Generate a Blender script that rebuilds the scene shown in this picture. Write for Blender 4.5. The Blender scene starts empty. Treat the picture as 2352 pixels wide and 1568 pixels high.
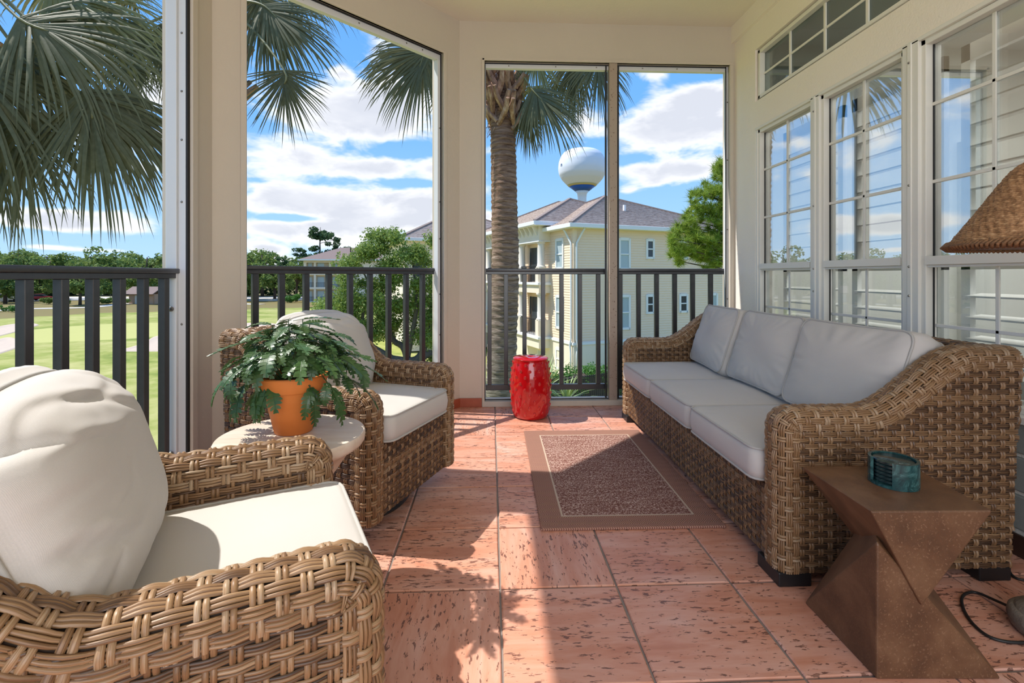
import bpy, bmesh, math, random
import numpy as np
from mathutils import Vector, Matrix, noise as mnoise
sc = bpy.context.scene
COL = sc.collection
R = math.radians
random.seed(7)

# ------------------------------------------------------------------ camera
EYE, YAW, FPX = 1.10, R(2.467), 1114.0
cam = bpy.data.cameras.new('camera'); cam.sensor_width = 36.0; cam.lens = 36.0*FPX/2352
cam.shift_y = -151.0/2352; cam.clip_start = .02; cam.clip_end = 2000
camo = bpy.data.objects.new('camera', cam); COL.objects.link(camo)
camo.location = (0, 0, EYE); camo.rotation_euler = (R(90), 0, -YAW); sc.camera = camo
SY, CY = math.sin(YAW), math.cos(YAW)
def W(x, d, z=0.0):
    """lateral offset x and distance d measured from the viewing spot -> world"""
    return Vector((x*CY + d*SY, -x*SY + d*CY, z))
def AT(px, py, d):
    """world point seen in the given direction at distance d"""
    return W((px-1176)/FPX*d, d, EYE + (633-py)/FPX*d)

# ------------------------------------------------------------------ sky, sun, lights, exposure
SUN_EL, SUN_DIR = R(56.2), Vector((.985, -.172, 0)).normalized()
def nodes_of(x):
    x.use_nodes = True; n = x.node_tree; n.nodes.clear(); return n
class NT:
    def __init__(s, tree): s.t = tree
    def n(s, typ, **kw):
        o = s.t.nodes.new(typ)
        for k, v in kw.items():
            if k.startswith('i_'): 
                key = k[2:]; key = int(key) if key.isdigit() else key.replace('_', ' ')
                s.put(o.inputs[key], v)
            else: setattr(o, k, v)
        return o
    def put(s, sock, v):
        if isinstance(v, bpy.types.NodeSocket): s.t.links.new(v, sock)
        else:
            if hasattr(sock.default_value, '__len__') and not hasattr(v, '__len__'): v = [v]*len(sock.default_value)
            if hasattr(sock.default_value, '__len__') and len(sock.default_value) == 4 and len(v) == 3: v = tuple(v)+(1,)
            sock.default_value = v
    def m(s, op, a, b=0.0, c=None, clamp=False):
        o = s.t.nodes.new('ShaderNodeMath'); o.operation = op; o.use_clamp = clamp
        s.put(o.inputs[0], a); s.put(o.inputs[1], b)
        if c is not None: s.put(o.inputs[2], c)
        return o.outputs[0]
    def mix(s, f, a, b, typ='MIX'):
        o = s.t.nodes.new('ShaderNodeMix'); o.data_type = 'RGBA'; o.blend_type = typ
        s.put(o.inputs[0], f); s.put(o.inputs[6], a); s.put(o.inputs[7], b); return o.outputs[2]
    def ramp(s, f, stops, interp='LINEAR'):
        o = s.t.nodes.new('ShaderNodeValToRGB'); cr = o.color_ramp; cr.interpolation = interp
        while len(cr.elements) > 1: cr.elements.remove(cr.elements[-1])
        for i, (p, c) in enumerate(stops):
            e = cr.elements[0] if i == 0 else cr.elements.new(p)
            e.position = p; e.color = tuple(c)+(1,) if len(c) == 3 else c
        s.put(o.inputs[0], f); return o.outputs[0]
    def noise(s, vec, scale, detail=3, rough=.5, dist=0.0, out=0):
        o = s.n('ShaderNodeTexNoise'); s.put(o.inputs['Vector'], vec); s.put(o.inputs['Scale'], scale)
        o.inputs['Detail'].default_value = detail; o.inputs['Roughness'].default_value = rough; o.inputs['Distortion'].default_value = dist
        return o.outputs[out]
    def mapping(s, vec, loc=(0,0,0), rot=(0,0,0), scale=(1,1,1)):
        o = s.n('ShaderNodeMapping'); s.put(o.inputs[0], vec)
        s.put(o.inputs[1], loc); o.inputs[2].default_value = rot; o.inputs[3].default_value = scale
        return o.outputs[0]

def build_sky():
    w = bpy.data.worlds.new('World'); sc.world = w
    t = NT(nodes_of(w)); n = t.n
    tc = n('ShaderNodeTexCoord').outputs['Generated']
    sep = n('ShaderNodeSeparateXYZ', i_0=tc)
    x, y, z = sep.outputs
    az = t.m('ARCTAN2', x, y)                       # 0 along +Y, positive to the right
    el = t.m('ARCSINE', z)
    # the clouds: layered noise in azimuth/elevation, wider than tall, on the whole dome
    cv = n('ShaderNodeCombineXYZ'); t.put(cv.inputs[0], az); t.put(cv.inputs[1], t.m('MULTIPLY', el, 2.1)); cv.inputs[2].default_value = 3.7
    big = t.noise(cv.outputs[0], 3.1, 5, .56, .25)
    fine = t.noise(cv.outputs[0], 11.0, 4, .6, .3)
    dens = t.m('ADD', t.m('MULTIPLY', t.m('SUBTRACT', big, .5), 1.0), t.m('MULTIPLY', t.m('SUBTRACT', fine, .5), .55))
    # cloud banks standing over the golf course (azimuth, elevation, half width, half height, weight)
    banks = [(-0.330,0.310,0.117,0.040,0.30), (-0.200,0.294,0.093,0.039,0.28), (-0.368,0.213,0.106,0.030,0.26), (-0.225,0.211,0.092,0.017,0.22), (-0.345,0.147,0.092,0.023,0.28), (-0.200,0.156,0.068,0.021,0.22), (-0.427,0.084,0.036,0.010,0.26), (-0.258,0.103,0.106,0.022,0.28), (-0.140,0.117,0.052,0.034,0.20), (-0.423,0.049,0.023,0.008,0.25), (-0.298,0.377,0.032,0.014,0.20), (-0.200,0.357,0.059,0.026,0.20), (-0.601,0.292,0.034,0.032,0.30), (-0.583,0.231,0.027,0.016,0.25), (-0.730,0.085,0.078,0.019,0.28), (-0.645,0.082,0.080,0.022,0.26), (-0.725,0.043,0.026,0.005,0.26), (-0.601,0.173,0.023,0.022,0.15), (-0.661,0.040,0.063,0.005,0.20), (0.363,0.278,0.101,0.041,0.36), (0.418,0.332,0.043,0.018,0.28), (0.326,0.378,0.040,0.017,0.26), (0.387,0.204,0.072,0.014,0.28), (0.326,0.185,0.023,0.009,0.20), (0.172,0.300,0.044,0.036,0.20), (-0.007,0.120,0.016,0.013,0.25), (0.276,0.170,0.024,0.007,0.20), (-0.170,0.250,0.051,0.011,-0.34), (-0.361,0.401,0.083,0.050,-0.30), (-0.391,0.108,0.067,0.008,-0.34), (-0.153,0.185,0.039,0.006,-0.30), (-0.434,0.172,0.021,0.007,-0.20), (-0.743,0.058,0.058,0.006,-0.30), (-0.612,0.256,0.028,0.010,-0.20), (0.109,0.189,0.089,0.072,-0.34), (0.375,0.133,0.112,0.032,-0.36), (0.284,0.229,0.051,0.012,-0.20), (0.267,0.355,0.043,0.019,-0.20), (0.407,0.385,0.047,0.017,-0.25), (-0.148,0.425,0.052,0.035,-0.15)]
    for a, e, sa, se, wt in banks:
        q = t.m('ADD', t.m('POWER', t.m('ABSOLUTE', t.m('DIVIDE', t.m('SUBTRACT', az, a), sa)), 2.0), t.m('POWER', t.m('ABSOLUTE', t.m('DIVIDE', t.m('SUBTRACT', el, e), se)), 2.0))
        g = t.m('POWER', 2.718, t.m('MULTIPLY', q, -1.0))
        dens = t.m('MULTIPLY_ADD', g, wt, dens)
    cover = n('ShaderNodeMapRange', interpolation_type='SMOOTHSTEP'); t.put(cover.inputs[0], dens); cover.inputs[1].default_value = .04; cover.inputs[2].default_value = .23
    cover = cover.outputs[0]
    core = n('ShaderNodeMapRange', interpolation_type='SMOOTHSTEP'); t.put(core.inputs[0], dens); core.inputs[1].default_value = .12; core.inputs[2].default_value = .40
    shade = t.noise(cv.outputs[0], 5.0, 4, .55)
    blue = t.ramp(el, [(0, (.42,.62,.86)), (.10, (.31,.54,.84)), (.30, (.155,.39,.80)), (.55, (.105,.32,.77)), (1, (.08,.27,.72))])
    grey = t.mix(t.m('MULTIPLY', core.outputs[0], t.m('MULTIPLY', shade, 1.9), clamp=True), (.85,.85,.86), (.57,.59,.65))
    sky = t.mix(t.m('MULTIPLY', cover, .96), blue, grey)
    low = n('ShaderNodeMapRange'); t.put(low.inputs[0], z); low.inputs[1].default_value = -.02; low.inputs[2].default_value = 0
    col = t.mix(low.outputs[0], (.20,.21,.15), sky)
    bg = n('ShaderNodeBackground', i_0=col, i_1=1.0)
    n('ShaderNodeOutputWorld', i_0=bg.outputs[0])
build_sky()
sun = bpy.data.lights.new('sun', 'SUN'); sun.energy = 4.1; sun.color = (1, .955, .885); sun.angle = R(.6)
suno = bpy.data.objects.new('sun', sun); COL.objects.link(suno)
sv = Vector((SUN_DIR.x*math.cos(SUN_EL), SUN_DIR.y*math.cos(SUN_EL), -math.sin(SUN_EL)))
suno.rotation_euler = sv.to_track_quat('-Z', 'Y').to_euler(); suno.location = (-8, 3, 12)
def area(name, loc, rot, sx, sy, e, col=(1,1,1)):
    l = bpy.data.lights.new(name, 'AREA'); l.shape = 'RECTANGLE'; l.size = sx; l.size_y = sy; l.energy = e; l.color = col
    o = bpy.data.objects.new(name, l); COL.objects.link(o); o.location = loc; o.rotation_euler = rot; return o
area('fill_rear_opening', (.2, -2.6, 1.6), (R(90), 0, 0), 3.4, 2.8, 72, (1, .98, .95))   # added fill light, set in the open end of the porch to brighten it
area('inner_room_fill', (4.0, 2.0, 3.05), (0, 0, 0), 2.4, 2.4, 85, (1, .96, .9))      # added unseen light that brightens the room behind the windows
sc.view_settings.view_transform = 'Standard'; sc.view_settings.look = 'None'
sc.view_settings.exposure = 0.46; sc.view_settings.gamma = 1.0; sc.view_settings.use_curve_mapping = False
sc.cycles.use_adaptive_sampling = True; sc.cycles.adaptive_threshold = .02; sc.cycles.max_bounces = 7; sc.cycles.diffuse_bounces = 4; sc.cycles.glossy_bounces = 3; sc.cycles.transparent_max_bounces = 12
sc.cycles.caustics_reflective = False; sc.cycles.caustics_refractive = False
sc.cycles.sample_clamp_indirect = 6.0
sc.cycles.use_denoising = True

# ------------------------------------------------------------------ materials
MATS = {}
def mat(name, col=(.5,.5,.5), rough=.6, metal=0.0, spec=.5, coat=0.0, fn=None):
    if name in MATS: return MATS[name]
    m = bpy.data.materials.new(name); t = NT(nodes_of(m))
    b = t.n('ShaderNodeBsdfPrincipled'); t.put(b.inputs['Base Color'], col)
    b.inputs['Roughness'].default_value = rough; b.inputs['Metallic'].default_value = metal
    b.inputs['Specular IOR Level'].default_value = spec; b.inputs['Coat Weight'].default_value = coat
    t.n('ShaderNodeOutputMaterial', i_0=b.outputs[0])
    if fn: fn(t, b)
    MATS[name] = m; return m
def bump(t, b, h, strength=.3, dist=.01):
    o = t.n('ShaderNodeBump'); o.inputs['Strength'].default_value = strength; o.inputs['Distance'].default_value = dist
    t.put(o.inputs['Height'], h); t.put(b.inputs['Normal'], o.outputs[0])
def OBJ(t): return t.n('ShaderNodeTexCoord').outputs['Object']
def translucent(t, b, col, amt):
    out = [n for n in t.t.nodes if n.type == 'OUTPUT_MATERIAL'][0]; tr = t.n('ShaderNodeBsdfTranslucent', i_0=col); mx = t.n('ShaderNodeMixShader', i_0=amt)
    t.put(mx.inputs[1], b.outputs[0]); t.put(mx.inputs[2], tr.outputs[0]); t.put(out.inputs[0], mx.outputs[0])
def RND(t): return t.n('ShaderNodeObjectInfo').outputs['Random']
def rvec(t, k=37.0):
    v = t.n('ShaderNodeVectorMath', operation='ADD'); t.put(v.inputs[0], OBJ(t))
    c = t.n('ShaderNodeCombineXYZ'); r = t.m('MULTIPLY', RND(t), k); t.put(c.inputs[0], r); t.put(c.inputs[1], r); t.put(c.inputs[2], r)
    t.put(v.inputs[1], c.outputs[0]); return v.outputs[0]
def f_stucco(c1, c2, sc_=90, st=.5):
    def f(t, b):
        p = OBJ(t); a = t.noise(p, 1.6, 3); t.put(b.inputs['Base Color'], t.mix(a, c1, c2))
        h = t.m('ADD', t.noise(p, sc_, 3, .6), t.m('MULTIPLY', t.noise(p, sc_*.3, 2), .8)); bump(t, b, h, st, .004)
    return f
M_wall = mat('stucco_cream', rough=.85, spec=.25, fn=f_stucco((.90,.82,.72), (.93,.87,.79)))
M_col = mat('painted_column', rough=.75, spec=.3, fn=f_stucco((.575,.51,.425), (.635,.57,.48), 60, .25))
M_ceil = mat('ceiling_paint', rough=.85, spec=.2, fn=f_stucco((.86,.79,.67), (.88,.82,.71), 60, .25))
M_frame = mat('white_aluminium', (.68,.70,.72), .42, 0, .5)
M_taupe = mat('taupe_mullion', rough=.55, fn=lambda t, b: t.put(b.inputs['Base Color'], t.mix(t.m('GREATER_THAN', t.noise(OBJ(t), 60, 4, .7), .63), (.40,.32,.25), (.16,.10,.07))))
M_gasket = mat('black_gasket', (.012,.012,.014), .6)
M_rail = mat('charcoal_metal', rough=.30, spec=.6, fn=lambda t, b: (t.put(b.inputs['Base Color'], t.mix(t.noise(OBJ(t), 30, 3), (.028,.030,.033), (.05,.053,.057)))))
M_vinyl = mat('white_vinyl', (.82,.80,.74), .45)
M_steel = mat('bolt_steel', (.30,.28,.25), .35, 1)
M_grout = mat('grout', rough=.9, fn=lambda t, b: t.put(b.inputs['Base Color'], t.mix(t.noise(OBJ(t), 14, 4), (.17,.13,.115), (.32,.27,.24))))
def f_tile(t, b):
    p = rvec(t); s1 = t.mapping(p, scale=(2.2, 11, 1)); s2 = t.mapping(p, scale=(19, 62, 1))
    a = t.noise(s1, 1.3, 5, .6, .6); c = t.ramp(a, [(.25, (.46,.15,.075)), (.42, (.61,.255,.155)), (.56, (.70,.365,.265)), (.74, (.78,.50,.42))])
    c = t.mix(t.m('MULTIPLY', RND(t), .38), c, (.52,.17,.08))
    c = t.mix(t.m('MULTIPLY', t.noise(t.mapping(p, scale=(5,40,1)), 2.0, 4, .6), .35), c, (.74,.46,.36))
    band = t.noise(t.mapping(p, scale=(1.2, 7, 1)), 1.6, 2, .5)
    pit = t.noise(s2, 1.5, 3, .6, .3)
    th = t.m('SUBTRACT', .745, t.m('MULTIPLY', band, .30))
    pm = t.n('ShaderNodeMapRange'); t.put(pm.inputs[0], pit); t.put(pm.inputs[1], th); t.put(pm.inputs[2], t.m('ADD', th, .035)); pm = pm.outputs[0]
    c = t.mix(t.m('MULTIPLY', pm, .85), c, (.14,.055,.035))
    t.put(b.inputs['Base Color'], c)
    t.put(b.inputs['Roughness'], t.m('ADD', .34, t.m('MULTIPLY', t.noise(p, 9, 3), .22)))
    h = t.m('SUBTRACT', t.m('MULTIPLY', t.noise(s2, .9, 3), .25), pm); bump(t, b, h, .45, .004)
M_tile = mat('terracotta_tile', rough=.4, spec=.6, fn=f_tile)
M_base = mat('terracotta_skirting', rough=.35, fn=lambda t, b: t.put(b.inputs['Base Color'], t.mix(t.noise(OBJ(t), 12, 4), (.30,.06,.03), (.46,.12,.055))))
def f_wicker(t, b):
    at = t.n('ShaderNodeAttribute', attribute_name='strand')
    sp = t.n('ShaderNodeSeparateXYZ', i_0=at.outputs['Vector']); tone, along, across = sp.outputs
    cv = t.n('ShaderNodeCombineXYZ'); t.put(cv.inputs[0], t.m('MULTIPLY', along, 14)); t.put(cv.inputs[1], t.m('MULTIPLY', across, 700)); t.put(cv.inputs[2], t.m('MULTIPLY', tone, 91))
    g = t.noise(cv.outputs[0], 1.0, 3, .6)
    v = t.m('ADD', t.m('MULTIPLY', tone, .72), t.m('MULTIPLY', t.m('SUBTRACT', g, .5), 1.0))
    v = t.m('ADD', v, .10)
    t.put(b.inputs['Base Color'], t.ramp(v, [(0, (.035,.018,.010)), (.25, (.105,.052,.024)), (.48, (.22,.118,.052)), (.68, (.31,.185,.092)), (.86,(.40,.285,.18)), (1, (.50,.41,.31))]))
    bump(t, b, g, .25, .002)
M_wick = mat('wicker_strand', rough=.42, spec=.5, fn=f_wicker)
M_core = mat('wicker_core', (.055,.032,.02), .8)
M_black = mat('black_foot', (.012,.012,.013), .4)
def f_fabric(c1, c2):
    def f(t, b):
        p = OBJ(t)
        w1 = t.n('ShaderNodeTexWave', wave_type='BANDS', bands_direction='X'); t.put(w1.inputs[0], p); w1.inputs['Scale'].default_value = 260; w1.inputs['Distortion'].default_value = 1.5
        w2 = t.n('ShaderNodeTexWave', wave_type='BANDS', bands_direction='Y'); t.put(w2.inputs[0], p); w2.inputs['Scale'].default_value = 260; w2.inputs['Distortion'].default_value = 1.5
        wv = t.m('MULTIPLY', t.m('ADD', w1.outputs['Fac'], w2.outputs['Fac']), .5)
        f0 = t.noise(p, 500, 2)
        c = t.mix(t.noise(p, 5, 3), c1, c2); c = t.mix(t.m('MULTIPLY', f0, .18), c, (.30,.28,.26))
        t.put(b.inputs['Base Color'], c); bump(t, b, t.m('ADD', wv, f0), .12, .002)
        b.inputs['Sheen Weight'].default_value = .15
    return f
M_fab = mat('grey_linen', rough=.9, spec=.15, fn=f_fabric((.575,.54,.50), (.625,.59,.55)))
M_pipe = mat('linen_piping', rough=.9, spec=.15, fn=f_fabric((.46,.44,.41), (.51,.49,.455)))
M_red = mat('red_ceramic', (.45,.003,.006), .12, 0, .5, .6)
M_pot = mat('terracotta_pot', rough=.55, spec=.35, fn=lambda t, b: t.put(b.inputs['Base Color'], t.mix(t.noise(t.mapping(OBJ(t), scale=(3,3,14)), 2.0, 4), (.70,.19,.035), (.78,.25,.06))))
M_soil = mat('potting_soil', (.03,.02,.012), .95)
def f_leaf(c1, c2, c3, amt=.0):
    def f(t, b):
        p = OBJ(t); r = RND(t)
        c = t.mix(r, c1, c2); c = t.mix(t.m('MULTIPLY', t.noise(p, 30, 3), .5), c, c3); t.put(b.inputs['Base Color'], c)
        bump(t, b, t.noise(p, 90, 2), .3, .002)
        if amt: translucent(t, b, t.mix(.5, c, c3), amt)
    return f
M_fern = mat('fern_leaf', rough=.38, spec=.6, fn=f_leaf((.014,.055,.011), (.034,.10,.018), (.11,.18,.07), .12))
M_stem = mat('fern_stem', (.05,.09,.03), .5)
M_trav = mat('travertine', rough=.45, fn=lambda t, b: (t.put(b.inputs['Base Color'], t.ramp(t.noise(t.mapping(rvec(t), rot=(0,0,.5), scale=(3,11,8)), 1.6, 5, .6, .8), [(.25,(.60,.46,.35)),(.5,(.72,.60,.48)),(.75,(.80,.72,.62))])),))
def f_bronze(t, b):
    p = OBJ(t); a = t.noise(p, 7, 5, .62, .4); f2 = t.noise(t.mapping(p, rot=(.4,.3,.7), scale=(1,5,1)), 150, 4, .7)
    c = t.ramp(a, [(.25, (.06,.027,.013)), (.5, (.125,.058,.027)), (.75, (.20,.105,.052))])
    c = t.mix(t.m('MULTIPLY', t.m('GREATER_THAN', f2, .60), .35), c, (.36,.21,.12)); t.put(b.inputs['Base Color'], c)
    t.put(b.inputs['Roughness'], t.m('ADD', .33, t.m('MULTIPLY', f2, .25))); bump(t, b, f2, .15, .002)
M_bronze = mat('bronzed_leather', rough=.42, spec=.5, fn=f_bronze)
M_marble = mat('green_marble', rough=.22, spec=.5, fn=lambda t, b: t.put(b.inputs['Base Color'], t.ramp(t.noise(OBJ(t), 28, 6, .68, 1.6), [(.30,(.004,.018,.021)),(.5,(.016,.062,.062)),(.64,(.055,.145,.14)),(.78,(.22,.33,.31))])))
M_marble2 = mat('dark_green_marble', rough=.16, spec=.5, fn=lambda t, b: t.put(b.inputs['Base Color'], t.ramp(t.noise(OBJ(t), 30, 6, .65, 1.5), [(.35,(.008,.018,.02)),(.6,(.04,.075,.07)),(.75,(.16,.22,.20))])))
def f_rope(t, b):
    at = t.n('ShaderNodeAttribute', attribute_name='strand'); sp = t.n('ShaderNodeSeparateXYZ', i_0=at.outputs['Vector']); tone, along, across = sp.outputs
    g = t.noise(OBJ(t), 160, 3, .6)
    v = t.m('ADD', t.m('MULTIPLY', tone, .55), t.m('MULTIPLY', t.m('SUBTRACT', g, .5), .9)); v = t.m('ADD', v, .2)
    t.put(b.inputs['Base Color'], t.ramp(v, [(0,(.09,.042,.018)),(.35,(.28,.135,.055)),(.65,(.48,.26,.12)),(1,(.66,.44,.25))])); bump(t, b, g, .4, .003)
M_rope = mat('seagrass_rope', rough=.7, fn=f_rope)
M_shadein = mat('shade_lining', (.24,.085,.03), .7)
M_stone = mat('carved_stone', rough=.75, fn=lambda t, b: (t.put(b.inputs['Base Color'], t.mix(t.noise(OBJ(t), 40, 4), (.12,.095,.075), (.27,.23,.19))), bump(t, b, t.noise(OBJ(t), 120, 3), .6, .004)))
def f_rug(t, b):
    p = OBJ(t); sp = t.n('ShaderNodeSeparateXYZ', i_0=p); x, y, z = sp.outputs
    ax, ay = t.m('ABSOLUTE', x), t.m('ABSOLUTE', y)
    ix, iy = t.m('SUBTRACT', .300, ax), t.m('SUBTRACT', .555, ay); ins = t.m('MINIMUM', ix, iy)
    inner = t.m('GREATER_THAN', ins, 0); line = t.m('LESS_THAN', t.m('ABSOLUTE', ins), .0045)
    def sq(k, u): return t.m('SINE', t.m('MULTIPLY', u, k))
    herr = t.m('SINE', t.m('MULTIPLY', t.m('ADD', t.m('ADD', x, t.m('MULTIPLY', t.m('PINGPONG', y, .03), 1.0)), 0.0), 620))
    wv = t.m('MULTIPLY', sq(900, x), sq(900, y))
    sx = t.noise(t.mapping(p, scale=(75, 210, 1)), 1.0, 2, .6); sy_ = t.noise(t.mapping(p, scale=(210, 75, 1)), 1.0, 2, .6)
    mot = t.m('MAXIMUM', sx, sy_)
    big = t.noise(t.mapping(p, scale=(4, 30, 1)), 1.5, 3)
    sp1 = t.ramp(t.m('ADD', mot, t.m('MULTIPLY', t.m('SUBTRACT', big, .5), .16)), [(.50,(.17,.068,.052)),(.57,(.32,.165,.13)),(.63,(.58,.42,.35)),(.72,(.74,.60,.52))])
    bc = t.mix(t.m('MULTIPLY', t.m('ADD', herr, 1), .5), (.19,.08,.06), (.50,.285,.21))
    c = t.mix(inner, bc, sp1); c = t.mix(line, c, (.56,.43,.33)); t.put(b.inputs['Base Color'], c)
    bump(t, b, t.m('ADD', t.mix(inner, herr, mot), t.m('MULTIPLY', wv, .3)), .5, .003)
M_rug = mat('woven_rug', rough=.95, spec=.1, fn=f_rug)
M_cord = mat('black_cord', (.012,.012,.012), .5)
def glass(name, tint=(.93,.96,.95), boost=1.0, base=.02):
    m = bpy.data.materials.new(name); t = NT(nodes_of(m))
    ge = t.n('ShaderNodeNewGeometry'); dt = t.n('ShaderNodeVectorMath', operation='DOT_PRODUCT'); t.put(dt.inputs[0], ge.outputs['Incoming']); t.put(dt.inputs[1], ge.outputs['Normal'])
    c1 = t.m('SUBTRACT', 1.0, t.m('ABSOLUTE', dt.outputs['Value'])); F_ = t.m('MULTIPLY_ADD', t.m('POWER', c1, 4.0), .92, .08)     # Schlick, the same from both sides
    g = t.n('ShaderNodeBsdfGlossy', i_0=(1,1,1), i_1=.0); tr = t.n('ShaderNodeBsdfTransparent', i_0=tint); mx = t.n('ShaderNodeMixShader')
    t.put(mx.inputs[0], t.m('ADD', t.m('MULTIPLY', F_, boost), base, clamp=True)); t.put(mx.inputs[1], tr.outputs[0]); t.put(mx.inputs[2], g.outputs[0])
    t.n('ShaderNodeOutputMaterial', i_0=mx.outputs[0]); return m
M_glass = glass('double_glazing', (.86,.89,.89), 1.6, .17)
M_glassl = glass('lower_glazing', (.92,.95,.95), .9, .0)
M_glass2 = glass('window_glass', (.46,.51,.49), .9, .0)
M_inwall = mat('interior_wall', (.62,.63,.60), .8)
M_infloor = mat('interior_carpet', (.16,.15,.14), .9)
M_shut = mat('shutter_paint', (.84,.84,.82), .4)
M_ingrey = mat('interior_upholstery', (.36,.36,.37), .9)

# ------------------------------------------------------------------ mesh helpers
def tag(o, label=None, cat=None, group=None, kind=None):
    if label: o['label'] = label
    if cat: o['category'] = cat
    if group: o['group'] = group
    if kind: o['kind'] = kind
    return o
def empty(name, loc=(0,0,0), rz=0.0, label=None, cat=None, group=None, kind=None):
    o = bpy.data.objects.new(name, None); COL.objects.link(o); o.location = loc; o.rotation_euler = (0, 0, rz); o.empty_display_size = .1
    return tag(o, label, cat, group, kind)
def link(name, me, parent=None, loc=None, rot=None):
    o = bpy.data.objects.new(name, me); COL.objects.link(o)
    if parent: o.parent = parent
    if loc is not None: o.location = loc
    if rot is not None: o.rotation_euler = rot
    return o
def raw(name, V, F, m, smooth=False, strand=None):
    """numpy vertices (n,3) and faces (k,3|4) or list -> mesh"""
    V = np.asarray(V, dtype=np.float32); me = bpy.data.meshes.new(name)
    if isinstance(F, np.ndarray):
        k = F.shape[1]; nf = len(F)
        me.vertices.add(len(V)); me.vertices.foreach_set('co', V.ravel())
        me.loops.add(nf*k); me.loops.foreach_set('vertex_index', F.astype(np.int32).ravel())
        me.polygons.add(nf); me.polygons.foreach_set('loop_start', np.arange(0, nf*k, k, dtype=np.int32))
        me.update(calc_edges=True)
    else: me.from_pydata([tuple(map(float, v)) for v in V], [], F); me.update()
    if smooth: me.polygons.foreach_set('use_smooth', np.ones(len(me.polygons), dtype=bool))
    if strand is not None:
        a = me.attributes.new('strand', 'FLOAT_VECTOR', 'POINT'); a.data.foreach_set('vector', np.asarray(strand, dtype=np.float32).ravel())
    me.materials.append(m); me.validate(); return me
class MB:
    def __init__(s): s.v = []; s.f = []
    def add(s, vs, fs):
        b = len(s.v); s.v += [Vector(v) for v in vs]; s.f += [tuple(i+b for i in f) for f in fs]; return s
    def box(s, a, b):
        x0,y0,z0 = a; x1,y1,z1 = b
        return s.add([(x0,y0,z0),(x1,y0,z0),(x1,y1,z0),(x0,y1,z0),(x0,y0,z1),(x1,y0,z1),(x1,y1,z1),(x0,y1,z1)],
                     [(3,2,1,0),(4,5,6,7),(0,1,5,4),(1,2,6,5),(2,3,7,6),(3,0,4,7)])
    def beam(s, p, q, w, h, up=(0,0,1)):
        p, q = Vector(p), Vector(q); d = (q-p).normalized(); up = Vector(up)
        x = d.cross(up)
        if x.length < 1e-4: x = d.cross(Vector((1,0,0)))
        x.normalize(); y = x.cross(d)
        vs = [c + x*i*w/2 + y*j*h/2 for c in (p, q) for i, j in ((-1,-1),(1,-1),(1,1),(-1,1))]
        return s.add(vs, [(3,2,1,0),(4,5,6,7),(0,1,5,4),(1,2,6,5),(2,3,7,6),(3,0,4,7)])
    def prism(s, poly, z0, z1):
        n = len(poly); vs = [(x,y,z0) for x,y in poly]+[(x,y,z1) for x,y in poly]
        ar = sum(poly[i][0]*poly[(i+1)%n][1]-poly[(i+1)%n][0]*poly[i][1] for i in range(n))
        fs = [tuple(range(n))[::-1], tuple(range(n, 2*n))]+[(i,(i+1)%n,n+(i+1)%n,n+i) for i in range(n)]
        if ar < 0: fs = [f[::-1] for f in fs]
        return s.add(vs, fs)
    def tube(s, pts, r, n=8, closed=False, caps=True):
        pts = [Vector(p) for p in pts]; N = len(pts); rs = r if hasattr(r, '__len__') else [r]*N
        t0 = (pts[1]-pts[0]).normalized(); u = t0.orthogonal().normalized(); b = len(s.v); prev = t0
        for i, p in enumerate(pts):
            if closed: t = (pts[(i+1)%N]-pts[i-1])
            else: t = pts[min(i+1,N-1)]-pts[max(i-1,0)]
            t = t.normalized() if t.length > 1e-9 else prev
            q = prev.rotation_difference(t); u = q @ u; u = (u - t*u.dot(t)).normalized(); prev = t; w = t.cross(u)
            for k in range(n):
                a = 2*math.pi*k/n; s.v.append(p + (u*math.cos(a)+w*math.sin(a))*rs[i])
        m = N if closed else N-1
        for i in range(m):
            for k in range(n):
                a = b+i*n+k; c = b+i*n+(k+1)%n; d = b+((i+1)%N)*n+(k+1)%n; e = b+((i+1)%N)*n+k
                s.f.append((a,c,d,e))
        if caps and not closed:
            s.f.append(tuple(b+k for k in range(n))[::-1]); s.f.append(tuple(b+(N-1)*n+k for k in range(n)))
        return s
    def lathe(s, prof, n=32, c=(0,0,0)):
        b = len(s.v); c = Vector(c)
        for r, z in prof:
            for k in range(n):
                a = 2*math.pi*k/n; s.v.append(c+Vector((r*math.cos(a), r*math.sin(a), z)))
        for i in range(len(prof)-1):
            for k in range(n):
                s.f.append((b+i*n+k, b+i*n+(k+1)%n, b+(i+1)*n+(k+1)%n, b+(i+1)*n+k))
        if prof[0][0] > 1e-6: s.f.append(tuple(b+k for k in range(n))[::-1])
        if prof[-1][0] > 1e-6: s.f.append(tuple(b+(len(prof)-1)*n+k for k in range(n)))
        return s
    def mesh(s, name, m, smooth=False, bevel=0, seg=2, autos=None):
        me = bpy.data.meshes.new(name); me.from_pydata([tuple(v) for v in s.v], [], s.f); me.update()
        if bevel:
            bm = bmesh.new(); bm.from_mesh(me); bmesh.ops.remove_doubles(bm, verts=bm.verts, dist=1e-5)
            ed = [e for e in bm.edges if len(e.link_faces) == 2 and e.calc_face_angle(0) > .6]
            bmesh.ops.bevel(bm, geom=ed, offset=bevel, segments=seg, affect='EDGES', profile=.5, clamp_overlap=True); bm.to_mesh(me); bm.free()
        if smooth:
            me.polygons.foreach_set('use_smooth', np.ones(len(me.polygons), dtype=bool))
            if autos: me.set_sharp_from_angle(angle=R(autos))
        me.materials.append(m); return me
    def build(s, name, m, parent=None, loc=None, rot=None, **kw): return link(name, s.mesh(name, m, **kw), parent, loc, rot)
def struct(o): o['kind'] = 'structure'; return o
def cov(o, pts): return o
def smooth01(t): t = np.clip(t, 0, 1); return t*t*(3-2*t)

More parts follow.
